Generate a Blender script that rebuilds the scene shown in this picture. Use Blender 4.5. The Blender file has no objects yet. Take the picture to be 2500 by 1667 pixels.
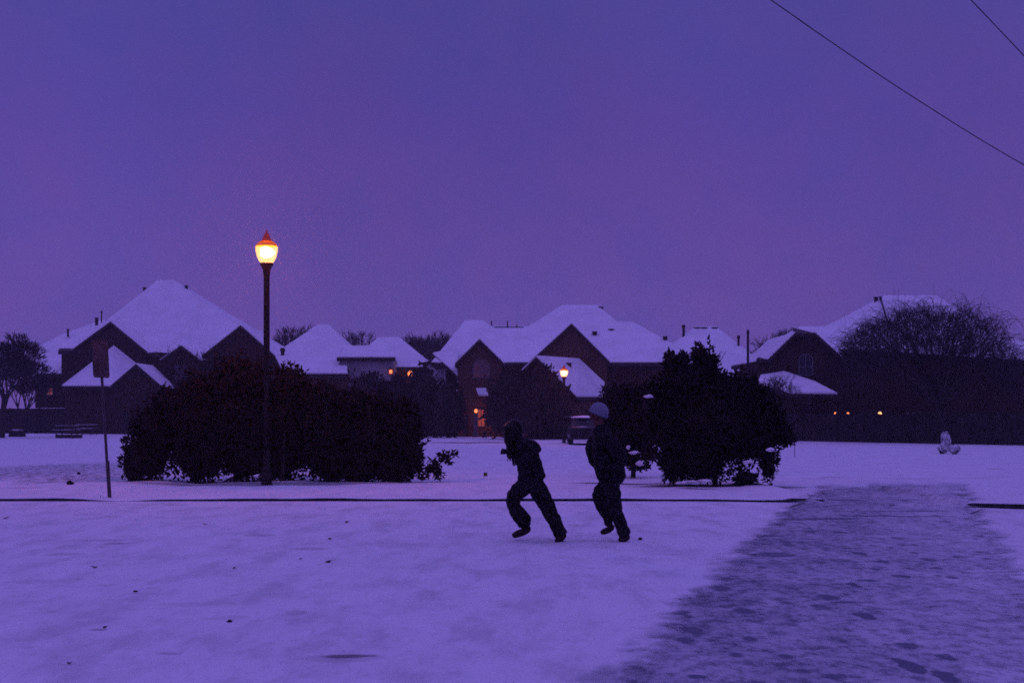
import bpy, bmesh, math, random
import numpy as np
from mathutils import Vector, Matrix
R = math.radians
rnd = random.Random(7)
nr = np.random.default_rng(11)

# ------------------------------------------------------------------ camera, sky, light, exposure
S = bpy.context.scene
F = 50.0 / 36.0 * 2500.0          # focal length in photo pixels
HZ = 1010.0                       # horizon row in the photo
EYE = 1.6
cam = bpy.data.cameras.new('camera'); cam.lens = 50; cam.sensor_width = 36
cam.clip_end = 5000; cam.clip_start = 0.05
cam.shift_y = (HZ - 833.5) / 2500.0
co = bpy.data.objects.new('camera', cam); S.collection.objects.link(co)
co.location = (0, 0, EYE); co.rotation_euler = (R(90), 0, 0)
S.camera = co

W = bpy.data.worlds.new('World'); S.world = W; W.use_nodes = True
nt = W.node_tree; nt.nodes.clear()
wo = nt.nodes.new('ShaderNodeOutputWorld'); bg = nt.nodes.new('ShaderNodeBackground')
tc = nt.nodes.new('ShaderNodeTexCoord'); sp = nt.nodes.new('ShaderNodeSeparateXYZ')
rp = nt.nodes.new('ShaderNodeValToRGB')
nz = nt.nodes.new('ShaderNodeTexNoise'); nz.inputs['Scale'].default_value = 3.0; nz.inputs['Detail'].default_value = 5
mr = nt.nodes.new('ShaderNodeMapRange'); mr.inputs['To Min'].default_value = 0.93; mr.inputs['To Max'].default_value = 1.07
mr.inputs['From Min'].default_value = 0.3; mr.inputs['From Max'].default_value = 0.7
vm = nt.nodes.new('ShaderNodeVectorMath'); vm.operation = 'SCALE'
nt.links.new(tc.outputs['Generated'], sp.inputs[0]); nt.links.new(tc.outputs['Generated'], nz.inputs['Vector'])
nt.links.new(sp.outputs['Z'], rp.inputs[0]); nt.links.new(nz.outputs['Fac'], mr.inputs['Value'])
nt.links.new(rp.outputs[0], vm.inputs[0]); nt.links.new(mr.outputs[0], vm.inputs['Scale'])
nz2 = nt.nodes.new('ShaderNodeTexNoise'); nz2.inputs['Scale'].default_value = 9.0; nz2.inputs['Detail'].default_value = 6; nz2.inputs['Roughness'].default_value = 0.7
nt.links.new(tc.outputs['Generated'], nz2.inputs['Vector'])
mxs = nt.nodes.new('ShaderNodeMix'); mxs.data_type = 'RGBA'; mxs.blend_type = 'MULTIPLY'; mxs.inputs[0].default_value = 1.0
rp2 = nt.nodes.new('ShaderNodeValToRGB'); rp2.color_ramp.elements[0].position = 0.38; rp2.color_ramp.elements[0].color = (0.91, 0.99, 1.01, 1)
rp2.color_ramp.elements[1].position = 0.62; rp2.color_ramp.elements[1].color = (1.10, 1.0, 1.0, 1)
nt.links.new(nz2.outputs['Fac'], rp2.inputs[0]); nt.links.new(vm.outputs[0], mxs.inputs[6]); nt.links.new(rp2.outputs[0], mxs.inputs[7])
nt.links.new(mxs.outputs[2], bg.inputs['Color']); nt.links.new(bg.outputs[0], wo.inputs[0])
bg.inputs['Strength'].default_value = 1.0
cr = rp.color_ramp
stops = [(0.0, (0.131, 0.073, 0.345)), (0.10, (0.110, 0.066, 0.328)), (0.20, (0.086, 0.057, 0.308)),
         (0.30, (0.070, 0.058, 0.295)), (0.50, (0.162, 0.116, 0.53)), (1.0, (0.272, 0.182, 0.81))]
cr.elements[0].position = stops[0][0]; cr.elements[0].color = (*stops[0][1], 1)
cr.elements[1].position = stops[-1][0]; cr.elements[1].color = (*stops[-1][1], 1)
for p, c in stops[1:-1]:
    e = cr.elements.new(p); e.color = (*c, 1)

relief_light = bpy.data.lights.new('relief_light', 'SUN'); relief_light.energy = 0.10; relief_light.angle = R(40); relief_light.color = (0.45, 0.36, 1.0)  # weak directional light added for snow relief; the scene itself is sky-lit
so = bpy.data.objects.new('relief_light', relief_light); S.collection.objects.link(so)
so.rotation_euler = (R(38), 0, R(-20))

S.view_settings.view_transform = 'Standard'; S.view_settings.look = 'None'
S.view_settings.exposure = 0.0; S.view_settings.gamma = 1.0; S.view_settings.use_curve_mapping = False
S.render.engine = 'CYCLES'
S.cycles.use_denoising = False            # keep the night grain of a high-ISO exposure
S.cycles.use_adaptive_sampling = True; S.cycles.adaptive_threshold = 0.025; S.cycles.adaptive_min_samples = 12; S.cycles.use_light_tree = False
S.cycles.pixel_filter_type = 'BLACKMAN_HARRIS'; S.cycles.filter_width = 1.7
S.cycles.max_bounces = 6; S.cycles.diffuse_bounces = 3; S.cycles.volume_bounces = 1
S.cycles.transparent_max_bounces = 16
S.cycles.sample_clamp_indirect = 2.0

# ------------------------------------------------------------------ helpers
COL = S.collection
def px(x, y, Y):
    return Vector(((x - 1250.0) / F * Y, Y, EYE - (y - HZ) / F * Y))
def pxx(x, Y): return (x - 1250.0) / F * Y
def mesh_obj(name, verts, faces, mat, parent=None, smooth=False, loc=None):
    me = bpy.data.meshes.new(name)
    vs = [tuple(v) for v in verts]
    if loc is not None:
        vs = [(v[0]-loc[0], v[1]-loc[1], v[2]-loc[2]) for v in vs]
    me.from_pydata(vs, [], faces); me.update()
    o = bpy.data.objects.new(name, me); COL.objects.link(o)
    if mat: me.materials.append(mat)
    if smooth:
        for p in me.polygons: p.use_smooth = True
    if parent:
        o.parent = parent
        if loc is None: o.matrix_parent_inverse = Matrix.Translation(-parent.location)
    if loc is not None and not parent: o.location = loc
    return o
def tag(o, label=None, cat=None, group=None, kind=None):
    if label: o['label'] = label
    if cat: o['category'] = cat
    if group: o['group'] = group
    if kind: o['kind'] = kind
    return o
def thing(name, label, cat, loc, group=None):
    o = bpy.data.objects.new(name, None); COL.objects.link(o); o.location = loc
    o.empty_display_size = 0.2
    return tag(o, label, cat, group)
class MB:
    def __init__(s): s.v = []; s.f = []
    def add(s, vs, fs):
        b = len(s.v); s.v += [Vector(v) for v in vs]; s.f += [tuple(i + b for i in f) for f in fs]
    def box(s, a, b):
        x0, y0, z0 = a; x1, y1, z1 = b
        s.add([(x0,y0,z0),(x1,y0,z0),(x1,y1,z0),(x0,y1,z0),(x0,y0,z1),(x1,y0,z1),(x1,y1,z1),(x0,y1,z1)],
              [(0,3,2,1),(4,5,6,7),(0,1,5,4),(1,2,6,5),(2,3,7,6),(3,0,4,7)])
    def prism(s, pts, off):
        n = len(pts); pts = [Vector(p) for p in pts]; off = Vector(off)
        s.add(pts + [p + off for p in pts],
              [tuple(range(n)), tuple(range(2*n-1, n-1, -1))] + [(i, i+n, (i+1) % n + n, (i+1) % n) for i in range(n)])
    def tube(s, p, q, r0, r1, n=6, cap=True):
        p = Vector(p); q = Vector(q); d = (q - p)
        if d.length < 1e-6: return
        d.normalize(); u = d.orthogonal().normalized(); w = d.cross(u)
        vs = []
        for c, r in ((p, r0), (q, r1)):
            for i in range(n):
                a = 2*math.pi*i/n; vs.append(c + (u*math.cos(a) + w*math.sin(a))*r)
        fs = [(i, (i+1) % n, (i+1) % n + n, i + n) for i in range(n)]
        if cap: fs += [tuple(range(n-1, -1, -1)), tuple(range(n, 2*n))]
        s.add(vs, fs)
    def lathe(s, c, prof, n=20):
        c = Vector(c); vs = []; fs = []
        for r, z in prof:
            for i in range(n):
                a = 2*math.pi*i/n; vs.append(c + Vector((r*math.cos(a), r*math.sin(a), z)))
        for k in range(len(prof)-1):
            for i in range(n):
                fs.append((k*n+i, k*n+(i+1) % n, (k+1)*n+(i+1) % n, (k+1)*n+i))
        fs.append(tuple(range(n-1, -1, -1))); m = (len(prof)-1)*n; fs.append(tuple(range(m, m+n)))
        s.add(vs, fs)
    def blob(s, c, rad, seed=0, amp=0.18, sub=2, flat=None):
        bm = bmesh.new(); bmesh.ops.create_icosphere(bm, subdivisions=sub, radius=1.0)
        c = Vector(c); r_ = random.Random(seed); ph = [r_.uniform(0, 6.28) for _ in range(6)]
        vs = []
        for v in bm.verts:
            q = v.co.copy()
            k = 1 + amp*(math.sin(3.1*q.x+ph[0]) * math.sin(2.7*q.y+ph[1]) + 0.7*math.sin(5.3*q.z+ph[2]+2*q.x) + 0.5*math.sin(7.7*q.y+ph[3]+3*q.z))
            q = Vector((q.x*rad[0]*k, q.y*rad[1]*k, q.z*rad[2]*k)) + c
            if flat is not None and q.z < flat: q.z = flat
            vs.append(q)
        bm.verts.index_update()
        s.add(vs, [tuple(v.index for v in f.verts) for f in bm.faces]); bm.free()
    def build(s, name, mat, parent=None, smooth=False):
        return mesh_obj(name, s.v, s.f, mat, parent, smooth)

# ------------------------------------------------------------------ materials
class Nodes:
    def __init__(s, name):
        s.m = bpy.data.materials.new(name); s.m.use_nodes = True; s.t = s.m.node_tree
        s.b = s.t.nodes['Principled BSDF']; s.o = s.t.nodes['Material Output']
    def n(s, ty, **kw):
        x = s.t.nodes.new(ty)
        for k, v in kw.items():
            if k in x.inputs: x.inputs[k].default_value = v
            else: setattr(x, k, v)
        return x
    def l(s, a, b): s.t.links.new(a, b)
    def math(s, op, a, b=None, clamp=False):
        x = s.t.nodes.new('ShaderNodeMath'); x.operation = op; x.use_clamp = clamp
        for i, v in enumerate((a, b)):
            if v is None: continue
            if isinstance(v, (int, float)): x.inputs[i].default_value = v
            else: s.l(v, x.inputs[i])
        return x.outputs[0]
    def ramp(s, src, lo, hi, a=0.0, b=1.0):
        x = s.n('ShaderNodeMapRange'); x.interpolation_type = 'SMOOTHSTEP'
        s.l(src, x.inputs['Value'])
        x.inputs['From Min'].default_value = lo; x.inputs['From Max'].default_value = hi
        x.inputs['To Min'].default_value = a; x.inputs['To Max'].default_value = b
        return x.outputs[0]
    def mix(s, fac, a, b):
        x = s.n('ShaderNodeMix'); x.data_type = 'RGBA'
        if isinstance(fac, (int, float)): x.inputs[0].default_value = fac
        else: s.l(fac, x.inputs[0])
        for i, v in ((6, a), (7, b)):
            if isinstance(v, tuple): x.inputs[i].default_value = (*v[:3], 1)
            else: s.l(v, x.inputs[i])
        return x.outputs[2]
    def noise(s, vec, scale, detail=4, rough=0.55):
        x = s.n('ShaderNodeTexNoise'); x.inputs['Scale'].default_value = scale
        x.inputs['Detail'].default_value = detail; x.inputs['Roughness'].default_value = rough
        if vec is not None: s.l(vec, x.inputs['Vector'])
        return x.outputs['Fac']
    def pos(s, scale=(1, 1, 1)):
        g = s.n('ShaderNodeNewGeometry'); m = s.n('ShaderNodeMapping'); m.inputs['Scale'].default_value = scale
        s.l(g.outputs['Position'], m.inputs[0]); return m.outputs[0]
    def bump(s, h, strength, dist=0.02):
        x = s.n('ShaderNodeBump'); x.inputs['Strength'].default_value = strength; x.inputs['Distance'].default_value = dist
        s.l(h, x.inputs['Height']); s.l(x.outputs[0], s.b.inputs['Normal'])
def plain(name, col, rough=0.8, var=0.35, scale=6.0, metal=0.0, bump=0.3):
    k = Nodes(name); v = k.pos()
    f = k.noise(v, scale, 4)
    c = k.mix(k.ramp(f, 0.3, 0.7), tuple(x*(1-var) for x in col), tuple(min(1, x*(1+var)) for x in col))
    k.l(c, k.b.inputs['Base Color']); k.b.inputs['Roughness'].default_value = rough; k.b.inputs['Metallic'].default_value = metal
    k.b.inputs['Specular IOR Level'].default_value = 0.2
    if bump: k.bump(f, bump)
    return k.m
def emit(name, col, strength):
    k = Nodes(name); k.b.inputs['Base Color'].default_value = (*[min(1, c*0.3) for c in col], 1)
    k.b.inputs['Emission Color'].default_value = (*col, 1); k.b.inputs['Emission Strength'].default_value = strength
    return k.m

SNOW = (0.80, 0.80, 0.84)
def ellipse_mask(k, x, y, e):
    """soft mask of one ellipse on the ground: centre, half axes, turn"""
    cx, cy, rx, ry, a = e
    dx = k.math('SUBTRACT', x, cx); dy = k.math('SUBTRACT', y, cy)
    u = k.math('ADD', k.math('MULTIPLY', dx, math.cos(a)/rx), k.math('MULTIPLY', dy, math.sin(a)/rx))
    v = k.math('ADD', k.math('MULTIPLY', dx, -math.sin(a)/ry), k.math('MULTIPLY', dy, math.cos(a)/ry))
    return k.math('ADD', k.math('POWER', k.math('ABSOLUTE', u), 2), k.math('POWER', k.math('ABSOLUTE', v), 2))
def warped_xy(k, amp=0.12, scale=3.0):
    g = k.n('ShaderNodeNewGeometry')
    n = k.n('ShaderNodeTexNoise'); n.inputs['Scale'].default_value = scale; n.inputs['Detail'].default_value = 4
    k.l(g.outputs['Position'], n.inputs['Vector'])
    sc = k.n('ShaderNodeVectorMath'); sc.operation = 'MULTIPLY_ADD'
    k.l(n.outputs['Color'], sc.inputs[0]); sc.inputs[1].default_value = (2*amp, 2*amp, 0)
    k.l(g.outputs['Position'], sc.inputs[2])
    sub = k.n('ShaderNodeVectorMath'); sub.operation = 'SUBTRACT'; k.l(sc.outputs[0], sub.inputs[0]); sub.inputs[1].default_value = (amp, amp, 0)
    s = k.n('ShaderNodeSeparateXYZ'); k.l(sub.outputs[0], s.inputs[0])
    return s.outputs['X'], s.outputs['Y']

def snow_ground_mat(name, ellipses, thin_col, speckle=None, thin_amt=0.35, thin_lo=0.56, mottle=0.0):
    """snow with thin places where what lies under it shows"""
    k = Nodes(name); v = k.pos()
    big = k.noise(k.pos((0.9, 0.6, 1)), 0.9, 6, 0.65)
    fine = k.noise(v, 14.0, 5, 0.65)
    mid = k.noise(k.pos((1.2, 0.8, 1)), 2.6, 6, 0.75)
    thin = k.math('MULTIPLY', k.ramp(mid, thin_lo, 0.78), k.ramp(big, 0.42, 0.62))
    thin = k.math('MULTIPLY', thin, thin_amt)
    x, y = warped_xy(k)
    for e in ellipses:
        m = ellipse_mask(k, x, y, e[:5]); m = k.ramp(m, e[6] if len(e) > 6 else 1.3, 0.3, 0.0, e[5])
        thin = k.math('MAXIMUM', thin, m)
    if speckle:
        for e in speckle:
            m = k.ramp(ellipse_mask(k, x, y, e[:5]), 1.2, 0.2)
            sp_ = k.ramp(k.noise(k.pos((1, 1.6, 1)), 4.2, 5, 0.75), 0.49, 0.56)
            thin = k.math('MAXIMUM', thin, k.math('MULTIPLY', k.math('MULTIPLY', m, sp_), e[5]))
    base = k.mix(k.ramp(fine, 0.3, 0.7), tuple(c*0.93 for c in SNOW), SNOW)
    base = k.mix(k.ramp(big, 0.3, 0.7, 0, 0.5), base, tuple(c*0.90 for c in SNOW))
    mot = k.noise(k.pos((1.5, 0.5, 1)), 1.3, 7, 0.72)
    mt2 = k.noise(k.pos((1.6, 0.6, 1)), 6.5, 6, 0.75)
    base = k.mix(k.ramp(mot, 0.43, 0.66, 0, mottle), base, tuple(c*0.52 for c in SNOW))
    base = k.mix(k.ramp(mt2, 0.52, 0.68, 0, mottle*.7), base, tuple(c*0.55 for c in SNOW))
    c = k.mix(thin, base, thin_col)
    k.l(c, k.b.inputs['Base Color']); k.b.inputs['Roughness'].default_value = 0.9
    k.b.inputs['Specular IOR Level'].default_value = 0.15
    hh = k.math('ADD', k.math('MULTIPLY', mid, 1.0), k.math('MULTIPLY', fine, 0.25))
    hh = k.math('SUBTRACT', hh, thin)
    k.bump(hh, 0.6, 0.05)
    return k.m
def Yg(py): return EYE * F / (py - HZ)
def gp(x, y): Y = Yg(y); return pxx(x, Y), Y

M = {}
M['snow'] = plain('snow_on_objects', SNOW, 0.9, 0.06, 3.0, bump=0.5)
def roof_snow():
    k = Nodes('roof_snow'); v = k.pos(); n1 = k.noise(v, 0.7, 5); n2 = k.noise(v, 5, 5, 0.7)
    t = k.math('MULTIPLY', k.ramp(n2, 0.60, 0.74), k.ramp(n1, 0.52, 0.66, 0, 0.45))
    base = k.mix(k.ramp(n1, 0.35, 0.65), tuple(c*0.90 for c in SNOW), SNOW)
    k.l(k.mix(t, base, (0.14, 0.12, 0.14)), k.b.inputs['Base Color']); k.b.inputs['Roughness'].default_value = 0.9
    k.b.inputs['Specular IOR Level'].default_value = 0.1
    k.bump(n2, 0.4, 0.04); return k.m
M['roof_snow'] = roof_snow()
def brick(name, col, mortar):
    k = Nodes(name)
    tc = k.n('ShaderNodeTexCoord'); mp = k.n('ShaderNodeMapping'); mp.inputs['Rotation'].default_value = (R(90), 0, 0)
    k.l(tc.outputs['Object'], mp.inputs[0])
    b = k.n('ShaderNodeTexBrick'); b.inputs['Scale'].default_value = 4.0
    b.inputs['Color1'].default_value = (*col, 1); b.inputs['Color2'].default_value = (*[c*0.6 for c in col], 1)
    b.inputs['Mortar'].default_value = (*mortar, 1)
    k.l(mp.outputs[0], b.inputs['Vector'])
    f = k.noise(k.pos(), 0.8, 4)
    c = k.mix(k.ramp(f, 0.3, 0.7, 0, 0.5), b.outputs['Color'], tuple(c*0.5 for c in col))
    k.l(c, k.b.inputs['Base Color']); k.b.inputs['Roughness'].default_value = 0.9; k.b.inputs['Specular IOR Level'].default_value = 0.1
    return k.m
M['brick'] = brick('dark_brick', (0.045, 0.024, 0.018), (0.055, 0.04, 0.035))
M['brick2'] = brick('brown_brick', (0.120, 0.062, 0.042), (0.14, 0.09, 0.07))
M['siding'] = plain('pale_siding', (0.30, 0.28, 0.30), 0.8, 0.15, 2.0)
M['trim'] = plain('dark_trim', (0.030, 0.022, 0.022), 0.7, 0.2)
M['shingle'] = plain('shingles', (0.05, 0.045, 0.045), 0.9, 0.3)
M['frame'] = plain('window_frame_paint', (0.12, 0.115, 0.13), 0.6, 0.1)
def glass_mat():
    k = Nodes('window_glass'); f = k.noise(k.pos(), 1.5, 3)
    k.l(k.mix(f, (0.02, 0.02, 0.03), (0.05, 0.05, 0.07)), k.b.inputs['Base Color'])
    k.b.inputs['Roughness'].default_value = 0.15; k.b.inputs['Specular IOR Level'].default_value = 0.8; return k.m
M['glass'] = glass_mat()
M['fence'] = plain('fence_wood', (0.022, 0.018, 0.017), 0.9, 0.4, 3)
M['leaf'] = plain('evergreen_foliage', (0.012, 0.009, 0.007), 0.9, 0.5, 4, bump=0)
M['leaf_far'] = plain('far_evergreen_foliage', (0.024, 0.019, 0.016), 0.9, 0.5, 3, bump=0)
M['bark'] = plain('bark', (0.035, 0.028, 0.024), 0.9, 0.4, 8)
M['twig'] = plain('bare_twigs', (0.030, 0.027, 0.028), 0.9, 0.4, 6, bump=0)
M['iron'] = plain('black_iron', (0.020, 0.014, 0.012), 0.5, 0.3, 8, 0.2)
M['concrete'] = plain('kerb_concrete', (0.035, 0.035, 0.036), 0.9, 0.4, 6)
M['post'] = plain('galvanised_post', (0.07, 0.055, 0.06), 0.5, 0.3, 8, 0.4)
M['cloth_black'] = plain('black_jacket_cloth', (0.010, 0.009, 0.012), 0.9, 0.4, 14)
M['cloth_trouser'] = plain('dark_trouser_cloth', (0.012, 0.010, 0.013), 0.95, 0.4, 12)
M['skin'] = plain('skin', (0.13, 0.045, 0.038), 0.6, 0.1, 10)
M['hair'] = plain('dark_hair', (0.008, 0.006, 0.006), 0.5, 0.3, 30)
M['boot'] = plain('boot_leather', (0.022, 0.010, 0.011), 0.6, 0.3, 12)
M['cable'] = plain('cable_sheath', (0.012, 0.014, 0.02), 0.7, 0.2)
M['car_paint'] = plain('car_paint', (0.015, 0.015, 0.02), 0.35, 0.1, 2, 0.3, 0)
M['rubber'] = plain('rubber', (0.012, 0.012, 0.012), 0.8, 0.2)
M['soil'] = plain('dark_clod', (0.018, 0.013, 0.011), 0.95, 0.5, 20)
M['wood'] = plain('weathered_wood', (0.03, 0.025, 0.024), 0.9, 0.4, 8)
M['flag'] = plain('flag_plastic', (0.10, 0.16, 0.03), 0.7, 0.1)
M['light_warm'] = emit('porch_bulb', (1.0, 0.26, 0.09), 1.5)
M['light_hot'] = emit('bright_porch_bulb', (1.0, 0.38, 0.14), 2.6)
M['light_red'] = emit('dim_red_bulb', (1.0, 0.14, 0.05), 0.55)
M['lit_window'] = emit('lit_curtain', (1.0, 0.20, 0.12), 0.16)

# ------------------------------------------------------------------ ground, road, path, kerb
def sstep(t): t = np.clip(t, 0, 1); return t*t*(3-2*t)
def kerb_y(x):
    x = np.asarray(x, float); d = np.maximum(0, np.minimum(x, 10) - 2.4)
    return 26.1 - 0.058*d*d - np.maximum(0, x-10)*0.55
def kerb_h(x):
    """height of the kerb above the road: low where snow has drifted over it, none at the ramp"""
    x = np.asarray(x, float)
    h = 0.052 + 0.008*np.sin(x*1.3) + 0.006*np.sin(x*3.7+1)
    u = x*F/kerb_y(x) + 1250                        # roughly the photo column
    h = h*(1 - 0.93*np.exp(-((u-300)/85.0)**2))
    h = h + 0.05*sstep((u-2330)/25) + 0.03*sstep((u-1905)/20)*(u < 2010)
    ramp = sstep((u-2003)/10)*(1-sstep((u-2338)/12))
    return h*(1-ramp) + 0.004*ramp
def lumps(x, y):
    return (0.010*np.sin(x*0.9+0.4*y)*np.sin(y*0.55+1.0) + 0.006*np.sin(x*2.3+1.7)*np.sin(y*1.7+x*0.5)
            + 0.004*np.sin(x*5.1+y*2.2)*np.sin(y*4.3-x*1.9))
def road_z(x, y): return lumps(x, y)*sstep((kerb_y(x)-y)/1.5)*0.8
def lawn_z(x, y):
    ky = kerb_y(x); d = y - ky
    far = 1 - sstep((d-2)/14)
    roll = 0.03*np.sin(x*0.21+1)*np.sin(y*0.16)*sstep(d/12)*(1-sstep((d-38)/20))
    return kerb_h(x)*far + (lumps(x, y)*1.6)*sstep(d/1.0)*(1-sstep((d-50)/20)) + roll
def gz(x, y):
    return float(lawn_z(x, y)) if y > float(kerb_y(x)) else float(road_z(x, y))
def sheet(name, xs, tvals, yfun, zfun, mat, label):
    nx, ny = len(xs), len(tvals)
    X = np.repeat(xs[None, :], ny, 0); Y = np.array([[yfun(x, t) for x in xs] for t in tvals]); Z = zfun(X, Y)
    v = np.stack([X, Y, Z], -1).reshape(-1, 3)
    f = [(j*nx+i, j*nx+i+1, (j+1)*nx+i+1, (j+1)*nx+i) for j in range(ny-1) for i in range(nx-1)]
    o = mesh_obj(name, v.tolist(), f, mat, smooth=True); tag(o, kind='structure', label=label); return o

road_ellipses = []
def fe(x, y, wpx, ypx, amt, a=0.0, soft=1.3):
    X, Y = gp(x, y); return (X, Y, wpx/F*Y/2, (Yg(y-ypx/2)-Yg(y+ypx/2))/2, a, amt, soft)
for e in [(845, 1600, 130, 12, .75), (830, 1606, 220, 22, .22), (250, 1318, 120, 6, .30), (285, 1326, 70, 5, .40), (160, 1352, 110, 8, .22),
          (640, 1307, 80, 6, .25), (760, 1340, 110, 8, .3), (240, 1537, 50, 6, .45), (410, 1594, 70, 8, .3), (715, 1497, 60, 14, .22),
          (430, 1232, 60, 4, .25), (560, 1508, 130, 10, .16), (90, 1420, 150, 10, .14), (470, 1475, 200, 12, .12), (1290, 1322, 110, 5, .25),
          (1410, 1282, 60, 5, .2), (1430, 1318, 70, 4, .25)]:  # bands at the runners' feet: contact shadow put into the snow colour
    road_ellipses.append(fe(*e))
M['road_snow'] = snow_ground_mat('snow_over_road', road_ellipses, (0.07, 0.055, 0.06), thin_amt=0.40, thin_lo=0.53, mottle=0.5)
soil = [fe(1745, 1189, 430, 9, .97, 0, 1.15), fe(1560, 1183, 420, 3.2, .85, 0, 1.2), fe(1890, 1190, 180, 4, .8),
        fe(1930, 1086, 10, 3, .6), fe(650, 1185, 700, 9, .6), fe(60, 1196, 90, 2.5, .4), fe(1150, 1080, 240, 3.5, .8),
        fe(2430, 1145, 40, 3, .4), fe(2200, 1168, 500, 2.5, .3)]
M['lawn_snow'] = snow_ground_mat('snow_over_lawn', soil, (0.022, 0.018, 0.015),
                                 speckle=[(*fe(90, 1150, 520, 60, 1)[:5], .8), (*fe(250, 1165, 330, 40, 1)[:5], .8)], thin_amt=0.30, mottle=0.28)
xs = np.unique(np.concatenate([np.linspace(-14, 14, 180), np.linspace(-60, 60, 60)]))
sheet('road', xs, np.unique(np.concatenate([np.linspace(0, 1, 40)**1.5, 1-np.linspace(0, .14, 110)])),
      lambda x, t: -25 + (float(kerb_y(x))+25)*t, road_z, M['road_snow'], 'snow covered road and parking area in the foreground')
xs2 = np.unique(np.concatenate([np.linspace(-14, 14, 200), np.linspace(-60, 60, 50), np.array([-2500, -900, -400, -200, -100, 100, 200, 400, 900, 2500.])]))
tv = np.concatenate([np.linspace(0, 22, 130), np.linspace(23, 60, 40), np.linspace(65, 140, 12), np.array([200, 400, 900, 2500.])])
sheet('ground', xs2, tv, lambda x, t: float(kerb_y(np.clip(x, -60, 60))) + t,
      lambda X, Y: np.where(np.abs(X) < 61, lawn_z(X, Y), 0.0), M['lawn_snow'], 'snow covered lawn running back to the houses')

# path: trodden thin snow, a strip crossing the road and the ramp, then onto the lawn
def path_mat():
    k = Nodes('trodden_snow')
    g = k.n('ShaderNodeNewGeometry'); s = k.n('ShaderNodeSeparateXYZ'); k.l(g.outputs['Position'], s.inputs[0])
    n_edge = k.noise(k.pos((1, 1, 1)), 1.6, 5, 0.7)
    at = k.n('ShaderNodeAttribute'); at.attribute_name = 'edge'
    wob = k.math('MULTIPLY', k.math('SUBTRACT', n_edge, 0.5), 0.62)
    alpha = k.ramp(k.math('ADD', at.outputs['Fac'], wob), 0.04, 0.26)
    a = k.noise(k.pos((1.0, 0.55, 1)), 1.5, 5, 0.65); b = k.noise(k.pos((1, 0.6, 1)), 8.0, 6, 0.8)
    c = k.noise(k.pos((0.25, 2.2, 1)), 1.2, 4, 0.6)
    left = k.ramp(k.math('SUBTRACT', s.outputs['X'], k.math('MULTIPLY', s.outputs['Y'], 0.27)), -1.4, 1.3, 0.24, 0.02)
    t = k.math('ADD', k.ramp(a, 0.35, 0.65, 0.20, 0.42), k.ramp(b, 0.42, 0.68, 0.0, 0.42))
    t = k.math('ADD', t, left)
    for sc_, rot_, thr in ((2.3, .3, .30), (3.1, -.5, .26)):     # many old footprints
        vo = k.n('ShaderNodeTexVoronoi'); vo.inputs['Scale'].default_value = sc_
        g2 = k.n('ShaderNodeNewGeometry'); mp = k.n('ShaderNodeMapping'); mp.inputs['Scale'].default_value = (1.25, .55, 1); mp.inputs['Rotation'].default_value = (0, 0, rot_)
        k.l(g2.outputs['Position'], mp.inputs[0]); k.l(mp.outputs[0], vo.inputs['Vector'])
        s2 = k.n('ShaderNodeSeparateColor'); k.l(vo.outputs['Color'], s2.inputs[0])
        on = k.ramp(s2.outputs[0], .35, .7)
        fp = k.math('MULTIPLY', k.ramp(k.math('ADD', vo.outputs['Distance'], k.math('MULTIPLY', b, .25)), thr+.12, thr-.02), on)
        t = k.math('ADD', t, k.math('MULTIPLY', fp, .34))
    x, y = warped_xy(k, 0.06, 6)
    for e in [(2222, 1627, 58, 42, .8), (2310, 1655, 58, 34, .65), (2310, 1605, 50, 18, .4), (2215, 1578, 80, 16, .45), (2112, 1508, 50, 18, .55),
              (2085, 1432, 30, 12, .5), (2120, 1420, 60, 8, .4), (2200, 1408, 50, 10, .45), (2020, 1462, 60, 16, .4), (2325, 1412, 40, 8, .4),
              (2155, 1372, 30, 8, .45), (1890, 1355, 120, 14, .3), (1700, 1655, 60, 10, .45), (2290, 1406, 26, 6, .4), (2060, 1655, 130, 14, .25),
              (1660, 1495, 40, 16, .4), (1620, 1540, 40, 14, .3), (1760, 1440, 60, 16, .3), (1780, 1475, 200, 20, .2), (2080, 1475, 110, 6, .3),
              (2000, 1268, 260, 5, .35), (2200, 1262, 300, 4, .35), (2190, 1250, 300, 3, .3), (2060, 1225, 120, 5, .3), (1860, 1310, 80, 8, .3)]:
        q = fe(*e); t = k.math('MAXIMUM', t, k.math('ADD', t, k.ramp(ellipse_mask(k, x, y, q[:5]), 1.2, 0.3, 0, q[5]*1.0)))
    t = k.math('MINIMUM', t, 0.94)
    col = k.mix(t, (0.80, 0.80, 0.84), (0.070, 0.088, 0.135))
    k.l(col, k.b.inputs['Base Color']); k.b.inputs['Roughness'].default_value = 0.75
    k.b.inputs['Specular IOR Level'].default_value = 0.25
    k.bump(k.math('SUBTRACT', k.math('MULTIPLY', b, .4), t), 0.5, 0.03)
    tr = k.n('ShaderNodeBsdfTransparent'); mx = k.n('ShaderNodeMixShader')
    k.l(alpha, mx.inputs[0]); k.l(tr.outputs[0], mx.inputs[1]); k.l(k.b.outputs[0], mx.inputs[2]); k.l(mx.outputs[0], k.o.inputs[0])
    return k.m
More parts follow.
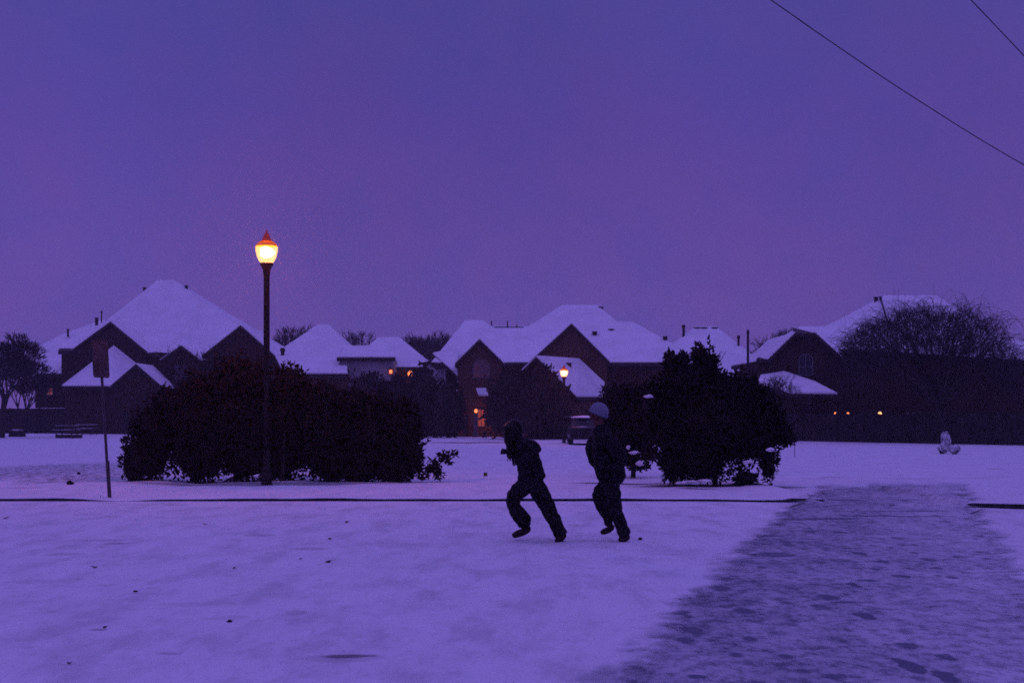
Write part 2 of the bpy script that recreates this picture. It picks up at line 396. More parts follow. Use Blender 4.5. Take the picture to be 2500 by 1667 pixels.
def build_path():
    ys = np.concatenate([np.linspace(2, 22, 70), np.linspace(22.2, 33.4, 110)])
    vs = []; ed = []; nx = 56
    for Y in ys:
        lx = 4.72 + 0.263*(Y-23.1); rx = 7.50 + 0.287*(Y-23.1)
        if Y > 25.2: lx += 0.30*min(1, (Y-25.2)/.8)
        if Y < 9.5: rx = max(rx, 3.9) 
        rx += 0.35; lx -= 0.55
        for i in range(nx):
            u = i/(nx-1); X = lx + (rx-lx)*u
            Z = (float(lawn_z(X, Y)) if Y > float(kerb_y(X)) else float(road_z(X, Y))) + 0.010 + (0.022 if Y > float(kerb_y(X)) - .3 else 0)
            vs.append((X, Y, Z))
            ed.append(min(u*(rx-lx)*0.55, (1-u)*(rx-lx)*0.5, (33.4-Y)*0.055 - .03, 1.0))
    fs = [(j*nx+i, j*nx+i+1, (j+1)*nx+i+1, (j+1)*nx+i) for j in range(len(ys)-1) for i in range(nx-1)]
    o = mesh_obj('path', vs, fs, path_mat(), smooth=True)
    at = o.data.attributes.new('edge', 'FLOAT', 'POINT'); at.data.foreach_set('value', ed)
    tag(o, 'trodden strip of thin snow crossing from road to lawn', kind='structure')
build_path()

# kerb stones
def build_kerb(x0, x1, label):
    xs_ = np.linspace(x0, x1, int((x1-x0)*6)+2); vs = []; fs = []
    for x in xs_:
        y = float(kerb_y(x)); h = float(kerb_h(x))
        jit = 0.008*math.sin(x*9.1)+0.006*math.sin(x*23)
        vs += [(x, y-0.03+jit, -0.15), (x, y-0.025+jit, h*0.86), (x, y+0.14, h*0.86), (x, y+0.14, -0.15)]
    n = len(xs_)
    for i in range(n-1):
        for j in range(4): fs.append((i*4+j, i*4+(j+1) % 4, (i+1)*4+(j+1) % 4, (i+1)*4+j))
    fs += [(0, 1, 2, 3), tuple((n-1)*4+j for j in (3, 2, 1, 0))]
    o = mesh_obj('kerb', vs, fs, M['concrete']); tag(o, label, 'kerb', 'kerbs along the road')
    sv = []; sf = []
    for x in xs_:
        y = float(kerb_y(x)); h = float(kerb_h(x)); e = 0.012*math.sin(x*5.3)+0.01*math.sin(x*14)
        sv += [(x, y-0.035+e, h*0.84), (x, y-0.03+e, h+0.006), (x, y+0.10, h+0.012), (x, y+0.2, h+0.002)]
    for i in range(n-1):
        for j in range(3): sf.append((i*4+j, (i+1)*4+j, (i+1)*4+j+1, i*4+j+1))
    s = mesh_obj('snow_cover', sv, sf, M['snow'], o, smooth=True, loc=(0, 0, 0))
build_kerb(-16, pxx(2009, 25.4), 'low snow topped kerb running left from the trodden path')
build_kerb(pxx(2334, 24.7), 16, 'dark snow topped kerb at the right edge beyond the path')

# ------------------------------------------------------------------ houses
WALLBASE = -0.4
class House:
    def __init__(s, name, label, cx, Y):
        s.r = thing(name, label, 'house', (pxx(cx, Y), Y, 0)); s.wallm = M['brick']
    def wall(s, x0, x1, yt, Yf, Yb, mat=None, name='wall'):
        b = MB(); zt = px(0, yt, Yf).z; b.box((pxx(x0, Yf), Yf, WALLBASE), (pxx(x1, Yf), Yb, zt))
        return b.build(name, mat or s.wallm, s.r)
    def slab(s, pts, th=0.25, snow=True, name='roof'):
        P = [px(*p) for p in pts]; b = MB(); b.prism(P, (0, 0, -th)); o = b.build(name, M['trim'], s.r)
        if snow:
            c = sum(P, Vector())/len(P); Q = [c + (p-c)*0.985 + Vector((0, 0, 0.006)) for p in P]
            t = MB(); t.prism([q + Vector((0, 0, 0.10)) for q in Q], (0, 0, -0.10)); child(o, t, 'snow_layer', M['roof_snow'])
        return o
    def hip(s, xl, xr, ye, rl, rr, yr, Yf, Yb, name='roof', th=0.22):
        Ym = (Yf+Yb)/2; a = px(xl, ye, Yf); b_ = px(xr, ye, Yf)
        c = Vector((b_.x, Yb, b_.z)); d = Vector((a.x, Yb, a.z)); e = px(rl, yr, Ym); f = px(rr, yr, Ym)
        def body(dz, sc, lo):
            ctr = (a+b_+c+d)/4; z = Vector((0, 0, dz))
            A, B, C, D = [ctr + (q-ctr)*sc + z for q in (a, b_, c, d)]; E, Fv = e+z, f+z
            L = Vector((0, 0, lo)); m = MB()
            m.add([A, B, C, D, E, Fv, A-L, B-L, C-L, D-L],
                  [(0, 1, 5, 4), (1, 2, 5), (2, 3, 4, 5), (3, 0, 4), (9, 8, 7, 6), (0, 6, 7, 1), (1, 7, 8, 2), (2, 8, 9, 3), (3, 9, 6, 0)])
            return m
        o = body(0, 1.0, th).build(name, M['shingle'], s.r)
        child(o, body(0.09, 0.992, 0.085), 'snow_layer', M['roof_snow'])
        return o
    def gable(s, peak, l, r, Yf, L, wx=None, mat=None, clip=None, name='gable_wall', th=0.22):
        """front gable: wall with a peak, two roof slopes running back"""
        wl, wr = wx or (l[0]+6, r[0]-6)
        P = px(*peak, Yf); A = px(*l, Yf); B = px(*r, Yf)
        def zat(x):
            if x <= P.x: return A.z + (P.z-A.z)*(x-A.x)/(P.x-A.x)
            return B.z + (P.z-B.z)*(B.x-x)/(B.x-P.x)
        X0, X1 = pxx(wl, Yf), pxx(wr, Yf); m = MB()
        top = [Vector((P.x, Yf, P.z-0.1))]
        if clip:
            zc = px(0, clip, Yf).z; fr = (P.z-zc)
            top = [Vector((P.x+(B.x-P.x)*fr/(P.z-B.z), Yf, zc-0.1)), Vector((P.x-(P.x-A.x)*fr/(P.z-A.z), Yf, zc-0.1))]
        m.prism([Vector((X0, Yf, WALLBASE)), Vector((X1, Yf, WALLBASE)), Vector((X1, Yf, zat(X1)-0.1))] + top + [Vector((X0, Yf, zat(X0)-0.1))], (0, L, 0))
        m.build(name, mat or s.wallm, s.r)
        o1 = Vector((0, -0.35, 0)); back = Vector((0, L+0.35, 0)); dn = Vector((0, 0, -th))
        for Q in (A, B):
            tp = P
            if clip: tp = top[1] + Vector((0, 0, 0.1)) if Q is A else top[0] + Vector((0, 0, 0.1))
            t = MB(); t.prism([Q+o1, tp+o1, tp+o1+dn, Q+o1+dn], back); rf = t.build('roof', M['trim'], s.r)
            u = MB(); z1 = Vector((0, 0, 0.09)); z0 = Vector((0, 0, 0.005))
            i1 = Vector((0, -0.25, 0)); u.prism([Q+i1+z0, tp+i1+z0, tp+i1+z1, Q+i1+z1], back + Vector((0, -0.1, 0)))
            child(rf, u, 'snow_layer', M['roof_snow'])
        if clip:
            hb = Vector((P.x, Yf + min(L-1, 3.5), P.z)); t = MB()
            a1, b1 = top[1]+Vector((0, -0.3, 0.1)), top[0]+Vector((0, -0.3, 0.1))
            t.add([a1, b1, hb, a1+dn, b1+dn, hb+dn], [(0, 1, 2), (5, 4, 3), (0, 3, 4, 1), (1, 4, 5, 2), (2, 5, 3, 0)]); t.build('roof_clip', M['trim'], s.r)
    def window(s, x0, x1, y0, y1, Y, arch=False, pane=None, bars=2):
        a = px(x0, y1, Y); b = px(x1, y0, Y); m = MB(); w = 0.07; y = Y-0.06
        m.box((a.x-w, y, a.z-w), (a.x, Y+.02, b.z)); m.box((b.x, y, a.z-w), (b.x+w, Y+.02, b.z)); m.box((a.x, y, a.z-w), (b.x, Y+.02, a.z))
        if arch:
            n = 8; c = (a.x+b.x)/2; rr = (b.x-a.x)/2
            for i in range(n):
                t0, t1 = math.pi*i/n, math.pi*(i+1)/n
                m.tube((c+math.cos(t0)*(rr+w/2), y+.03, b.z+math.sin(t0)*rr*.8), (c+math.cos(t1)*(rr+w/2), y+.03, b.z+math.sin(t1)*rr*.8), w/2, w/2, 4)
        else: m.box((a.x-w, y, b.z), (b.x+w, Y+.02, b.z+w))
        for i in range(1, bars):
            xx = a.x+(b.x-a.x)*i/bars; m.box((xx-.03, y+.012, a.z), (xx+.03, Y+.02, b.z + (rr*.75 if arch and i*2 == bars else 0)))
        m.box((a.x, y+.008, (a.z+b.z)/2-.03), (b.x, Y+.02, (a.z+b.z)/2+.03))
        fr = m.build('window', M['frame'], s.r)
        g = MB(); top = [Vector((a.x, Y-.03, b.z)), Vector((b.x, Y-.03, b.z))]
        pts = [Vector((a.x, Y-.03, a.z)), Vector((b.x, Y-.03, a.z)), Vector((b.x, Y-.03, b.z))]
        if arch:
            for i in range(1, 8): t0 = math.pi*i/8; pts.append(Vector((c+math.cos(t0)*rr, Y-.03, b.z+math.sin(t0)*rr*.8)))
        pts.append(Vector((a.x, Y-.03, b.z))); g.prism(pts, (0, .035, 0)); child(fr, g, 'pane', pane or M['glass'])
        return fr
    def lamp(s, x, y, Y, r, mat, power=0, col=(1, .4, .15)):
        c = px(x, y, Y); m = MB(); m.box((c.x-.05, c.y, c.z-.06), (c.x+.05, c.y+.18, c.z+.08)); m.tube((c.x, c.y-.02, c.z+r), (c.x, c.y-.02, c.z+r*1.5), r*1.1, r*.4, 8)
        b = m.build('wall_lamp', M['iron'], s.r); g = MB(); g.blob(c+Vector((0, -.02, 0)), (r*.8, r*.8, r), 1, 0.0, 2); child(b, g, 'bulb', mat)
        if power:
            L = bpy.data.lights.new('porch_light', 'POINT'); L.energy = power; L.color = col; L.shadow_soft_size = .08
            lo = bpy.data.objects.new('porch_light', L); COL.objects.link(lo); lo.parent = s.r
            lo.location = c + Vector((0, -.35, 0)) - s.r.location
    def vent(s, x, y, Y, w=.2, h=.35):
        c = px(x, y, Y); m = MB(); m.tube(c-Vector((0, 0, .6)), c+Vector((0, 0, h*.6)), w/2, w/2, 8); m.tube(c+Vector((0, 0, h*.6)), c+Vector((0, 0, h)), w*.8, w*.6, 8)
        m.build('roof_vent', M['trim'], s.r)
def child(o, mb, name, mat, smooth=False):
    c = mb.build(name, mat, None, smooth); root = o.parent
    c.parent = o                      # the part's own world matrix is the identity
    return c

# A: big house at the left
A = House('brick_house', 'large dark house at far left with tall snowy pyramid roof and three front gables', 410, 121)
A.hip(150, 680, 868, 385, 425, 686, 121, 141)
A.wall(158, 672, 870, 121.6, 140, name='wall')
A.gable((272, 786), (176, 856), (364, 862), 118, 10, wx=(184, 356))
A.wall(150, 410, 862, 118.3, 121.5)
A.slab([(142, 856, 118), (186, 856, 118), (186, 850, 120), (146, 850, 120)], .3, False, 'eave')
A.slab([(356, 860, 118), (416, 866, 118), (416, 862, 121), (356, 856, 121)], .3, False, 'eave')
A.gable((444, 844), (392, 880), (492, 880), 117, 8)
A.gable((589, 795), (496, 868), (676, 872), 118, 10)
A.slab([(84, 853, 128), (150, 818, 130), (258, 780, 132), (258, 880, 124), (160, 914, 121.7), (84, 914, 121.3)], .25)
A.wall(86, 160, 916, 122.2, 130)
A.slab([(150, 943, 113.2), (278, 845, 117.7), (334, 889, 117.7), (272, 943, 113.2)], .2)
A.wall(158, 330, 945, 113.6, 118)
A.gable((334, 889), (268, 946), (400, 946), 112.6, 5)
A.window(116, 128, 947, 963, 122.2, pane=M['lit_window'])
A.window(430, 456, 895, 925, 117)
A.lamp(420, 945, 116.6, .13, M['light_hot'])
A.vent(248, 772, 128, .12, .5); A.vent(236, 778, 128, .3, .1); A.vent(166, 806, 129, .2, .12); A.vent(455, 700, 130, .3, .12); A.vent(353, 704, 130, .3, .1)

# D: pale sided house left of centre
D = House('pale_house', 'low snowy roofed house with pale siding just right of the near lamp post', 850, 117)
D.hip(640, 878, 884, 777, 803, 794, 118, 132)
D.slab([(668, 866, 118.4), (842, 866, 118.4), (852, 913, 113), (692, 913, 113)], .3)
D.wall(698, 846, 916, 113.6, 126, M['brick2'])
D.hip(842, 1058, 897, 924, 975, 825, 119, 135)
D.wall(880, 1046, 899, 119.6, 134, M['brick2'])
D.wall(829, 958, 876, 115.2, 122, M['siding'])
D.slab([(822, 873, 114.9), (966, 873, 114.9), (950, 846, 121), (845, 846, 121)], .28)
D.window(949, 960, 900, 914, 115.15, pane=M['lit_window'])
D.lamp(954, 907, 114.9, .16, M['light_warm']); D.lamp(1001, 912, 119.2, .26, M['light_warm'], 8, (1, .45, .3))
D.vent(690, 870, 118, .3, .7)

# F: large house in the middle
Fh = House('brick_house', 'large central house with steep snowy roofs, two dark front gables and a snowy wing', 1380, 102)
Fh.wallm = M['brick2']
Fh.hip(1150, 1634, 886, 1373, 1457, 747, 102, 124)
Fh.hip(1052, 1350, 886, 1136, 1176, 784, 102.5, 122)
Fh.hip(1060, 1420, 884, 1150, 1330, 799, 102.8, 121)
Fh.hip(1400, 1740, 893, 1500, 1544, 788, 103.5, 123)
Fh.wall(1118, 1300, 889, 102.2, 120); Fh.wall(1478, 1725, 896, 104, 121)
Fh.slab([(1056, 864, 104), (1118, 850, 104), (1120, 922, 100.5), (1104, 905, 101)], .2)
Fh.gable((1171, 829), (1111, 888), (1231, 888), 99.5, 8)
Fh.gable((1395, 791), (1290, 887), (1488, 884), 99.3, 10)
Fh.window(1156, 1194, 893, 921, 99.5, arch=True)
Fh.window(1168, 1182, 1000, 1040, 99.5, pane=M['lit_window'])
m = MB()                                  # lower wing turned to the right
a0, a1 = px(1309, 871, 93), px(1414, 878, 99); c0, c1, c2 = px(1408, 969, 91.5), px(1476, 969, 97.0), px(1476, 936, 98.3)
e0, e1 = px(1214, 962, 96.0), px(1300, 962, 101)
m.prism([a0, a1, c2, c1, c0], (0, 0, -.22)); rf = m.build('roof', M['trim'], Fh.r)
t = MB(); t.prism([p+Vector((0, 0, .1)) for p in (a0, a1, c2, c1, c0)], (0, 0, -.095)); child(rf, t, 'snow_layer', M['roof_snow'])
m = MB(); m.prism([a0, e0, e1, a1], (0, 0, -.22)); rf = m.build('roof', M['trim'], Fh.r)
t = MB(); t.prism([p+Vector((0, 0, .1)) for p in (a0, e0, e1, a1)], (0, 0, -.095)); child(rf, t, 'snow_layer', M['roof_snow'])
m = MB(); dn = lambda p: Vector((p.x, p.y, WALLBASE)); k_ = Vector((0.25, 0.5, -.25))
m.prism([dn(e0)+Vector((.3, .3, 0)), dn(c0)+Vector((-.1, .3, 0)), c0+Vector((-.3, .3, -.3)), a0+k_, e0+Vector((.5, .3, -.3))], (2.9, 5.6, 0)); m.build('wall', M['brick2'], Fh.r)
m = MB(); q0, q1 = px(1032, 892, 113), px(1089, 881, 108)
m.prism([Vector((q0.x, q0.y, WALLBASE)), Vector((q1.x, q1.y, WALLBASE)), q1, q0], (.6, 5, 0)); m.build('side_wall', M['siding'], Fh.r)
m = MB(); m.prism([q0+Vector((-.2, -.2, .05)), q1+Vector((.2, -.2, .05)), q1+Vector((.2, -.2, .22)), q0+Vector((-.2, -.2, .22))], (.6, 5, 0)); m.build('eave', M['trim'], Fh.r)
m = MB(); c = px(1236, 799, 111.5)                     # roof antenna
m.tube(px(1184, 799, 111.5), px(1278, 799, 111.5), .05, .05, 5)
for xx, hh in ((1200, 783), (1239, 783), (1262, 792), (1192, 795)): m.tube(px(xx, 806, 111.5), px(xx, hh, 111.5), .07, .04, 5)
m.build('roof_antenna', M['cable'], Fh.r)
for x, y, Y in ((1122, 812, 111), (1467, 752, 112.6), (1452, 812, 107), (1492, 806, 108), (1624, 824, 109), (1355, 886, 96), (1389, 889, 96), (1096, 836, 108)):
    Fh.vent(x, y, Y, .34, .10)
Fh.lamp(1162, 1003, 98.1, .15, M['light_warm']); Fh.lamp(1089, 1001, 101.8, .07, M['light_red'])
L = bpy.data.lights.new('porch_light', 'POINT'); L.energy = 15; L.color = (1, .20, .06); L.shadow_soft_size = .15
lo = bpy.data.objects.new('porch_light', L); COL.objects.link(lo); lo.parent = Fh.r; lo.location = px(1187, 1018, 98.7) - Fh.r.location
m = MB(); q = px(1161, 1014, 98.2); m.box((q.x-.13, 98.2, WALLBASE), (q.x+.13, 98.46, q.z)); m.box((q.x-.18, 98.15, q.z), (q.x+.18, 98.51, q.z+.12)); m.box((q.x-.18, 98.15, WALLBASE), (q.x+.18, 98.51, .3)); m.build('porch_column', M['frame'], Fh.r)
# snow bits caught on ledges of the middle house
m = MB(); m.prism([px(1162, 947, 99.2), px(1186, 946, 99.2), px(1192, 962, 98.6), px(1168, 962, 98.6)], (0, 0, -.12)); m.build('porch_snow', M['roof_snow'], Fh.r)

# E: house behind the right tree
E = House('snowy_house', 'house behind the round evergreen with only its flat topped snowy roof showing', 1730, 120)
E.hip(1560, 1905, 921, 1698, 1748, 799, 119, 139); E.wall(1575, 1890, 924, 119.6, 138)
for x in (1702, 1718, 1745): E.vent(x, 801, 128.8, .5, .08)
E.vent(1669, 808, 127.5, .25, .55); E.vent(1803, 838, 125, .2, .7)

# G: clipped gable house
G = House('brick_house', 'dark brick house with clipped gable, arched window and snowy porch roof', 1950, 90)
G.hip(1880, 2115, 874, 1952, 2038, 800, 90, 106)
G.gable((1963, 791), (1872, 879), (2060, 879), 88, 9, wx=(1856, 2058), clip=814)
G.slab([(1846, 877, 87.8), (1884, 877, 87.8), (1884, 872, 92), (1850, 872, 92)], .2, False, 'eave')
G.wall(1854, 1890, 880, 88.3, 96)
G.window(1952, 1982, 876, 914, 88, arch=True)
G.slab([(1856, 918, 87.9), (1915, 909, 87.9), (1990, 934, 86.6), (2046, 963, 84), (1930, 961, 84), (1850, 935, 86)], .2)
G.wall(1858, 2043, 966, 84.6, 88)
G.lamp(2039, 1009, 84.2, .085, M['light_warm']); 
# H: right house
H = House('brick_house', 'long dark house at the right edge with a high snowy roof behind the willow', 2280, 90)
H.hip(1960, 2530, 872, 2160, 2285, 724, 93, 115)
m = MB(); p0, p1 = px(2060, 858, 88), px(2640, 896, 82)
m.prism([Vector((p0.x, p0.y, WALLBASE)), Vector((p1.x, p1.y, WALLBASE)), p1, p0], (.3, 9, 0)); m.build('wall', M['brick'], H.r)
m = MB(); m.prism([p0+Vector((-.15, -.25, 0)), p1+Vector((0, -.25, 0)), p1+Vector((0, -.25, .16)), p0+Vector((-.15, -.25, .16))], (0, .5, 0)); m.build('eave', M['trim'], H.r)
H.slab([(2068, 855, 88.3), (2640, 892, 82.3), (2560, 860, 90), (2480, 830, 97), (2110, 815, 97)], .2)
H.lamp(2070, 1010, 84.4, .10, M['light_warm']); H.lamp(2148, 1011, 83.6, .15, M['light_hot'], 2, (1, .4, .15)); H.lamp(2221, 1033, 83.2, .06, M['light_red'])
m = MB(); m.tube(px(2150, 729, 103), px(2166, 784, 97), .06, .06, 5); m.tube(px(2150, 732, 103), px(2150, 724, 103), .1, .1, 6); m.build('roof_pipe', M['cable'], H.r)
H.vent(2139, 730, 103, .3, .15)
H.window(2215, 2229, 1010, 1045, 86.2, pane=M['glass'])

# ------------------------------------------------------------------ fences
def fence(x0, Y0, x1, Y1, ytop, label, cap=True):
    P0 = Vector((pxx(x0, Y0), Y0, 0)); P1 = Vector((pxx(x1, Y1), Y1, 0)); h = px(0, ytop, Y0).z
    t = thing('wooden_fence', label, 'fence', P0); d = (P1-P0); n = max(2, int(d.length/2.4)); m = MB(); u = d.normalized(); w = Vector((-u.y, u.x, 0))*.015
    k = int(d.length/.15)
    for i in range(k):
        a = P0+u*(i*.15); b = a+u*.143; hh = h + .015*math.sin(i*1.7)
        m.prism([a-w, b-w, b+w, a+w], (0, 0, hh))
    m.build('boards', M['fence'], t)
    for i in range(n+1):
        q = P0+d*(i/n); mm = MB(); mm.box((q.x-.05, q.y-.14, -.2), (q.x+.05, q.y-.03, h+.06)); mm.build('post', M['fence'], t)
    if cap:
        mm = MB(); mm.prism([P0-w*2.2+Vector((0, 0, h+.017)), P1-w*2.2+Vector((0, 0, h+.017)), P1+w*2.2+Vector((0, 0, h+.017)), P0+w*2.2+Vector((0, 0, h+.017))], (0, 0, .03)); mm.build('snow_cap', M['snow'], t)
fence(-120, 117, 315, 116, 997, 'dark board fence with a thin line of snow at far left')
fence(300, 110.8, 1030, 105, 1003, 'dark board fence behind the long evergreen hedge', False)
fence(1010, 101.5, 1140, 99.6, 1014, 'dark board fence just right of the long hedge, left of the orange porch glow')
fence(1226, 98.3, 1290, 97.2, 1014, 'short dark fence piece right of the orange porch glow')
fence(1290, 90.5, 1560, 87.5, 1018, 'low dark fence behind the parked car')
fence(1880, 85.5, 2640, 69.5, 1010, 'dark board fence along the right side of the snowy lawn', False)

# ------------------------------------------------------------------ foliage
def leaf_quads(pts, nrm, size, jitter=.6):
    n = len(pts); 
    a = nr.normal(size=(n, 3)); a += nrm*1.1; a[:, 2] += .25; a /= np.linalg.norm(a, axis=1)[:, None]
    b = np.cross(a, nr.normal(size=(n, 3))); b /= np.linalg.norm(b, axis=1)[:, None]
    s = size*(1-jitter/2+jitter*nr.random(n))[:, None]
    p0 = pts - b*s*.28; p1 = pts + b*s*.28; p2 = pts + a*s + b*s*.10; p3 = pts + a*s*.95 - b*s*.12
    v = np.stack([p0, p1, p2, p3], 1).reshape(-1, 3)
    f = np.arange(4*n).reshape(-1, 4)
    return v, f
def foliage(blobs, per, size, core=.78, seed=0):
    m = MB(); V = []; Fc = []; base = 0
    for i, (c, r) in enumerate(blobs):
        m.blob(c, [q*core for q in r], seed+i, .16, 2)
        area = (r[0]*r[2]+r[1]*r[2]+r[0]*r[1]); n = int(per*area)
        d = nr.normal(size=(n, 3)); d /= np.linalg.norm(d, axis=1)[:, None]
        rad = .62 + .40*nr.random(n)**.7
        # uneven outline: some directions reach further
        ph = nr.random(6)*6.28
        rad *= 1 + .10*np.sin(5*d[:, 0]+ph[0]+3*d[:, 2]) + .10*np.sin(9*d[:, 2]+ph[1]) + .07*np.sin(13*d[:, 0]+7*d[:, 1]+ph[2])
        p = np.array(c) + d*rad[:, None]*np.array(r)
        p = p[p[:, 2] > 0.02] if True else p
        dd = (p-np.array(c)); dd /= np.linalg.norm(dd, axis=1)[:, None]
        v, f = leaf_quads(p, dd, size); V.append(v); Fc.append(f+base); base += len(v)
    b0 = len(m.v); V = np.concatenate(V); Fc = np.concatenate(Fc)+b0
    vs = [tuple(v) for v in m.v] + V.tolist(); fs = m.f + [tuple(q) for q in Fc.tolist()]
    return vs, fs
def shrub(name, label, cat, x, yb, blobs, Y, leaf=.10, per=700, mat=None, group=None, trunk=True, part='foliage', extra=None, core=.78):
    """blobs: (px, py, rx px, rz px, depth offset m)"""
    base = Vector((pxx(x, Y), Y, gz(pxx(x, Y), Y))); t = thing(name, label, cat, base, group)
    B = []
    for bx, by, rx, rz, dy in blobs:
        c = px(bx, by, Y); s_ = Y/F; B.append(((c.x, Y+dy, c.z), (rx*s_, max(.4, rx*s_*.8), rz*s_)))
    vs, fs = foliage(B, per, leaf, core=core, seed=int(x))
    mesh_obj(part, vs, fs, mat or M['leaf'], t)
    if trunk:
        m = MB(); top = min(by for _, by, _, _, _ in blobs); r = .05+.0006*Y
        m.tube(base-Vector((0, 0, .1)), Vector((base.x+.05, Y, (px(0, top, Y).z)*.6)), r, r*.4, 7)
        m.build('trunk', M['bark'], t)
    return t
def snow_clumps(t, spots, Y):
    for i, (x, y, w, h, dy) in enumerate(spots):
        c = px(x, y, Y); s_ = Y/F; m = MB(); m.blob((c.x, Y+dy, c.z), (w*s_/2, w*s_/2.4, h*s_/2), i+3, .28, 2)
        m.build('snow_clump', M['snow'], t, True)

SG = 'round evergreen shrubs of the long hedge'
YS = 33.0
shrubs = [
 (365, [(372, 1085, 62, 92, 0), (345, 1120, 42, 62, -.3), (400, 1010, 50, 70, .3), (352, 1050, 34, 50, .2)], 'leftmost shrub of the long evergreen hedge beside the leaning sign'),
 (470, [(470, 1060, 80, 118, 0), (478, 975, 56, 80, .3), (430, 1020, 44, 60, .2), (500, 1120, 62, 60, -.2)], 'second evergreen shrub from the left end of the hedge'),
 (575, [(575, 1050, 76, 128, 0), (565, 958, 64, 92, .2), (610, 935, 40, 60, .3), (600, 1120, 60, 62, -.1)], 'evergreen shrub of the hedge just left of the tall lamp post'),
 (690, [(690, 1055, 78, 124, .5), (695, 962, 58, 80, .6), (735, 1000, 44, 66, .5), (670, 1120, 60, 62, .5)], 'evergreen shrub of the hedge just behind and right of the lamp post'),
 (795, [(795, 1070, 80, 108, 0), (785, 990, 66, 55, .3), (820, 1120, 70, 58, -.2)], 'second evergreen shrub to the right of the lamp post'),
 (895, [(895, 1075, 76, 104, 0), (900, 1005, 58, 52, .2), (862, 985, 30, 34, .1), (880, 1125, 70, 55, -.2)], 'evergreen shrub next to the right end of the hedge'),
 (975, [(968, 1080, 66, 96, 0), (985, 1030, 46, 62, .2), (1000, 1110, 34, 50, -.1), (960, 1140, 60, 42, -.2)], 'rightmost shrub of the hedge with a low branch reaching right')]
for x, bl, lb in shrubs:
    t = shrub('evergreen_shrub', lb, 'shrub', x, 1184, bl, YS, .10, 900, group=SG)
    if x == 975:
        vs, fs = foliage([(tuple(px(a, b, YS-.3)), (rx*YS/F, .25, rz*YS/F)) for a, b, rx, rz in
            ((1062, 1130, 16, 16), (1083, 1112, 14, 13), (1048, 1148, 20, 14), (1072, 1152, 14, 18), (1105, 1108, 11, 7), (1030, 1166, 16, 8), (1092, 1126, 12, 8), (1020, 1118, 14, 8))], 520, .09, .55, 40)
        mesh_obj('low_branch', vs, fs, M['leaf'], t)
        m = MB(); m.tube(px(1000, 1160, YS-.1), px(1105, 1110, YS-.3), .03, .01, 5); m.tube(px(985, 1130, YS), px(1035, 1118, YS-.2), .025, .01, 5); m.build('branch_wood', M['bark'], t)
# big round evergreen right
t = shrub('evergreen_tree', 'large bushy evergreen tree with snow flecks right of the runner in the pale beanie', 'tree', 1745, 1186,
  [(1745, 1030, 128, 128, 0), (1655, 940, 44, 76, .2), (1722, 925, 46, 78, .2), (1790, 975, 60, 62, -.2), (1860, 1015, 62, 68, .1), (1650, 1060, 58, 96, 0),
   (1830, 1070, 72, 60, -.2), (1895, 1050, 36, 44, .1), (1700, 1130, 72, 52, -.2), (1640, 1140, 30, 40, -.1), (1870, 1130, 22, 42, -.3), (1600, 1000, 44, 70, .3),
   (1640, 880, 18, 22, .2), (1672, 880, 14, 20, .3), (1708, 865, 16, 26, .2), (1738, 885, 16, 22, .2), (1920, 1075, 18, 12, 0), (1812, 1165, 26, 22, -.5), (1585, 1110, 26, 16, -.2)], 31.2, .10, 900)
snow_clumps(t, [(1574, 969, 22, 8, -.9), (1852, 1094, 24, 9, -1.4), (1668, 1170, 60, 8, -1.3), (1700, 1166, 40, 6, -1.4), (1645, 1172, 30, 6, -1.3), (1800, 1122, 20, 8, -1.4)], 31.2)
# twig tips standing out of its top
m = MB()
for i in range(46):
    x = rnd.choice((1628, 1640, 1655, 1678, 1700, 1712, 1725, 1742, 1750, 1835)) + rnd.uniform(-8, 8); y = 885 + (30 if x > 1800 else 0)
    p = px(x, y, 31.2); q = p + Vector((rnd.uniform(.02, .16), rnd.uniform(-.1, .1), rnd.uniform(.12, .30))); m.tube(p, q, .012, .005, 4)
m.build('twig_tips', M['leaf'], t)
t = shrub('evergreen_tree', 'smaller dark evergreen between the pale beanie runner and the large bushy evergreen', 'tree', 1545, 1150,
  [(1535, 1040, 60, 80, 0), (1500, 1000, 44, 62, 0), (1570, 1060, 40, 52, 0), (1545, 975, 46, 34, .2), (1532, 1118, 30, 14, -.3), (1556, 1136, 24, 10, -.3), (1510, 1095, 40, 40, 0)], 36, .11, 700)
snow_clumps(t, [(1540, 1102, 24, 8, -1.1), (1553, 1128, 22, 12, -1.0), (1524, 1089, 10, 9, -1.2)], 36)
# far evergreens
FG = 'dark evergreens in front of the far houses'
for x, top, hw, Y, bl in ((700, 925, 62, 62, 'broad dark evergreen right behind the lamp post and hedge'), (800, 945, 62, 64, 'low dark evergreen behind the hedge below the pale house wall'),
   (893, 912, 60, 98, 'dark evergreen just left of the two small lit house lamps'), (958, 916, 48, 99, 'dark evergreen directly under the left lit house lamp'),
   (1030, 898, 52, 96, 'peaked dark evergreen right of the lit house lamps'), (1092, 930, 44, 95, 'dark evergreen in front of the left central gable'),
   (1318, 905, 66, 88, 'broad round dark tree left of the distant lit lamp post'), (1245, 900, 60, 89, 'broad round dark tree above the long haired runner'),
   (1470, 985, 42, 84, 'low dark tree behind the pale beanie runner'), (1535, 960, 56, 82, 'dark tree below the right part of the central house')):
    h = (1075-top); cy = top+h*.42
    shrub('dark_tree', bl, 'tree', x, 1075, [(x, cy, hw, h*.44, 0), (x-hw*.4, cy+h*.2, hw*.7, h*.34, -.3), (x+hw*.45, cy+h*.18, hw*.65, h*.34, .3), (x+hw*.1, top+h*.25, hw*.6, h*.26, .2)],
          Y, .30, 60 if Y > 80 else 90, M['leaf_far'], FG)
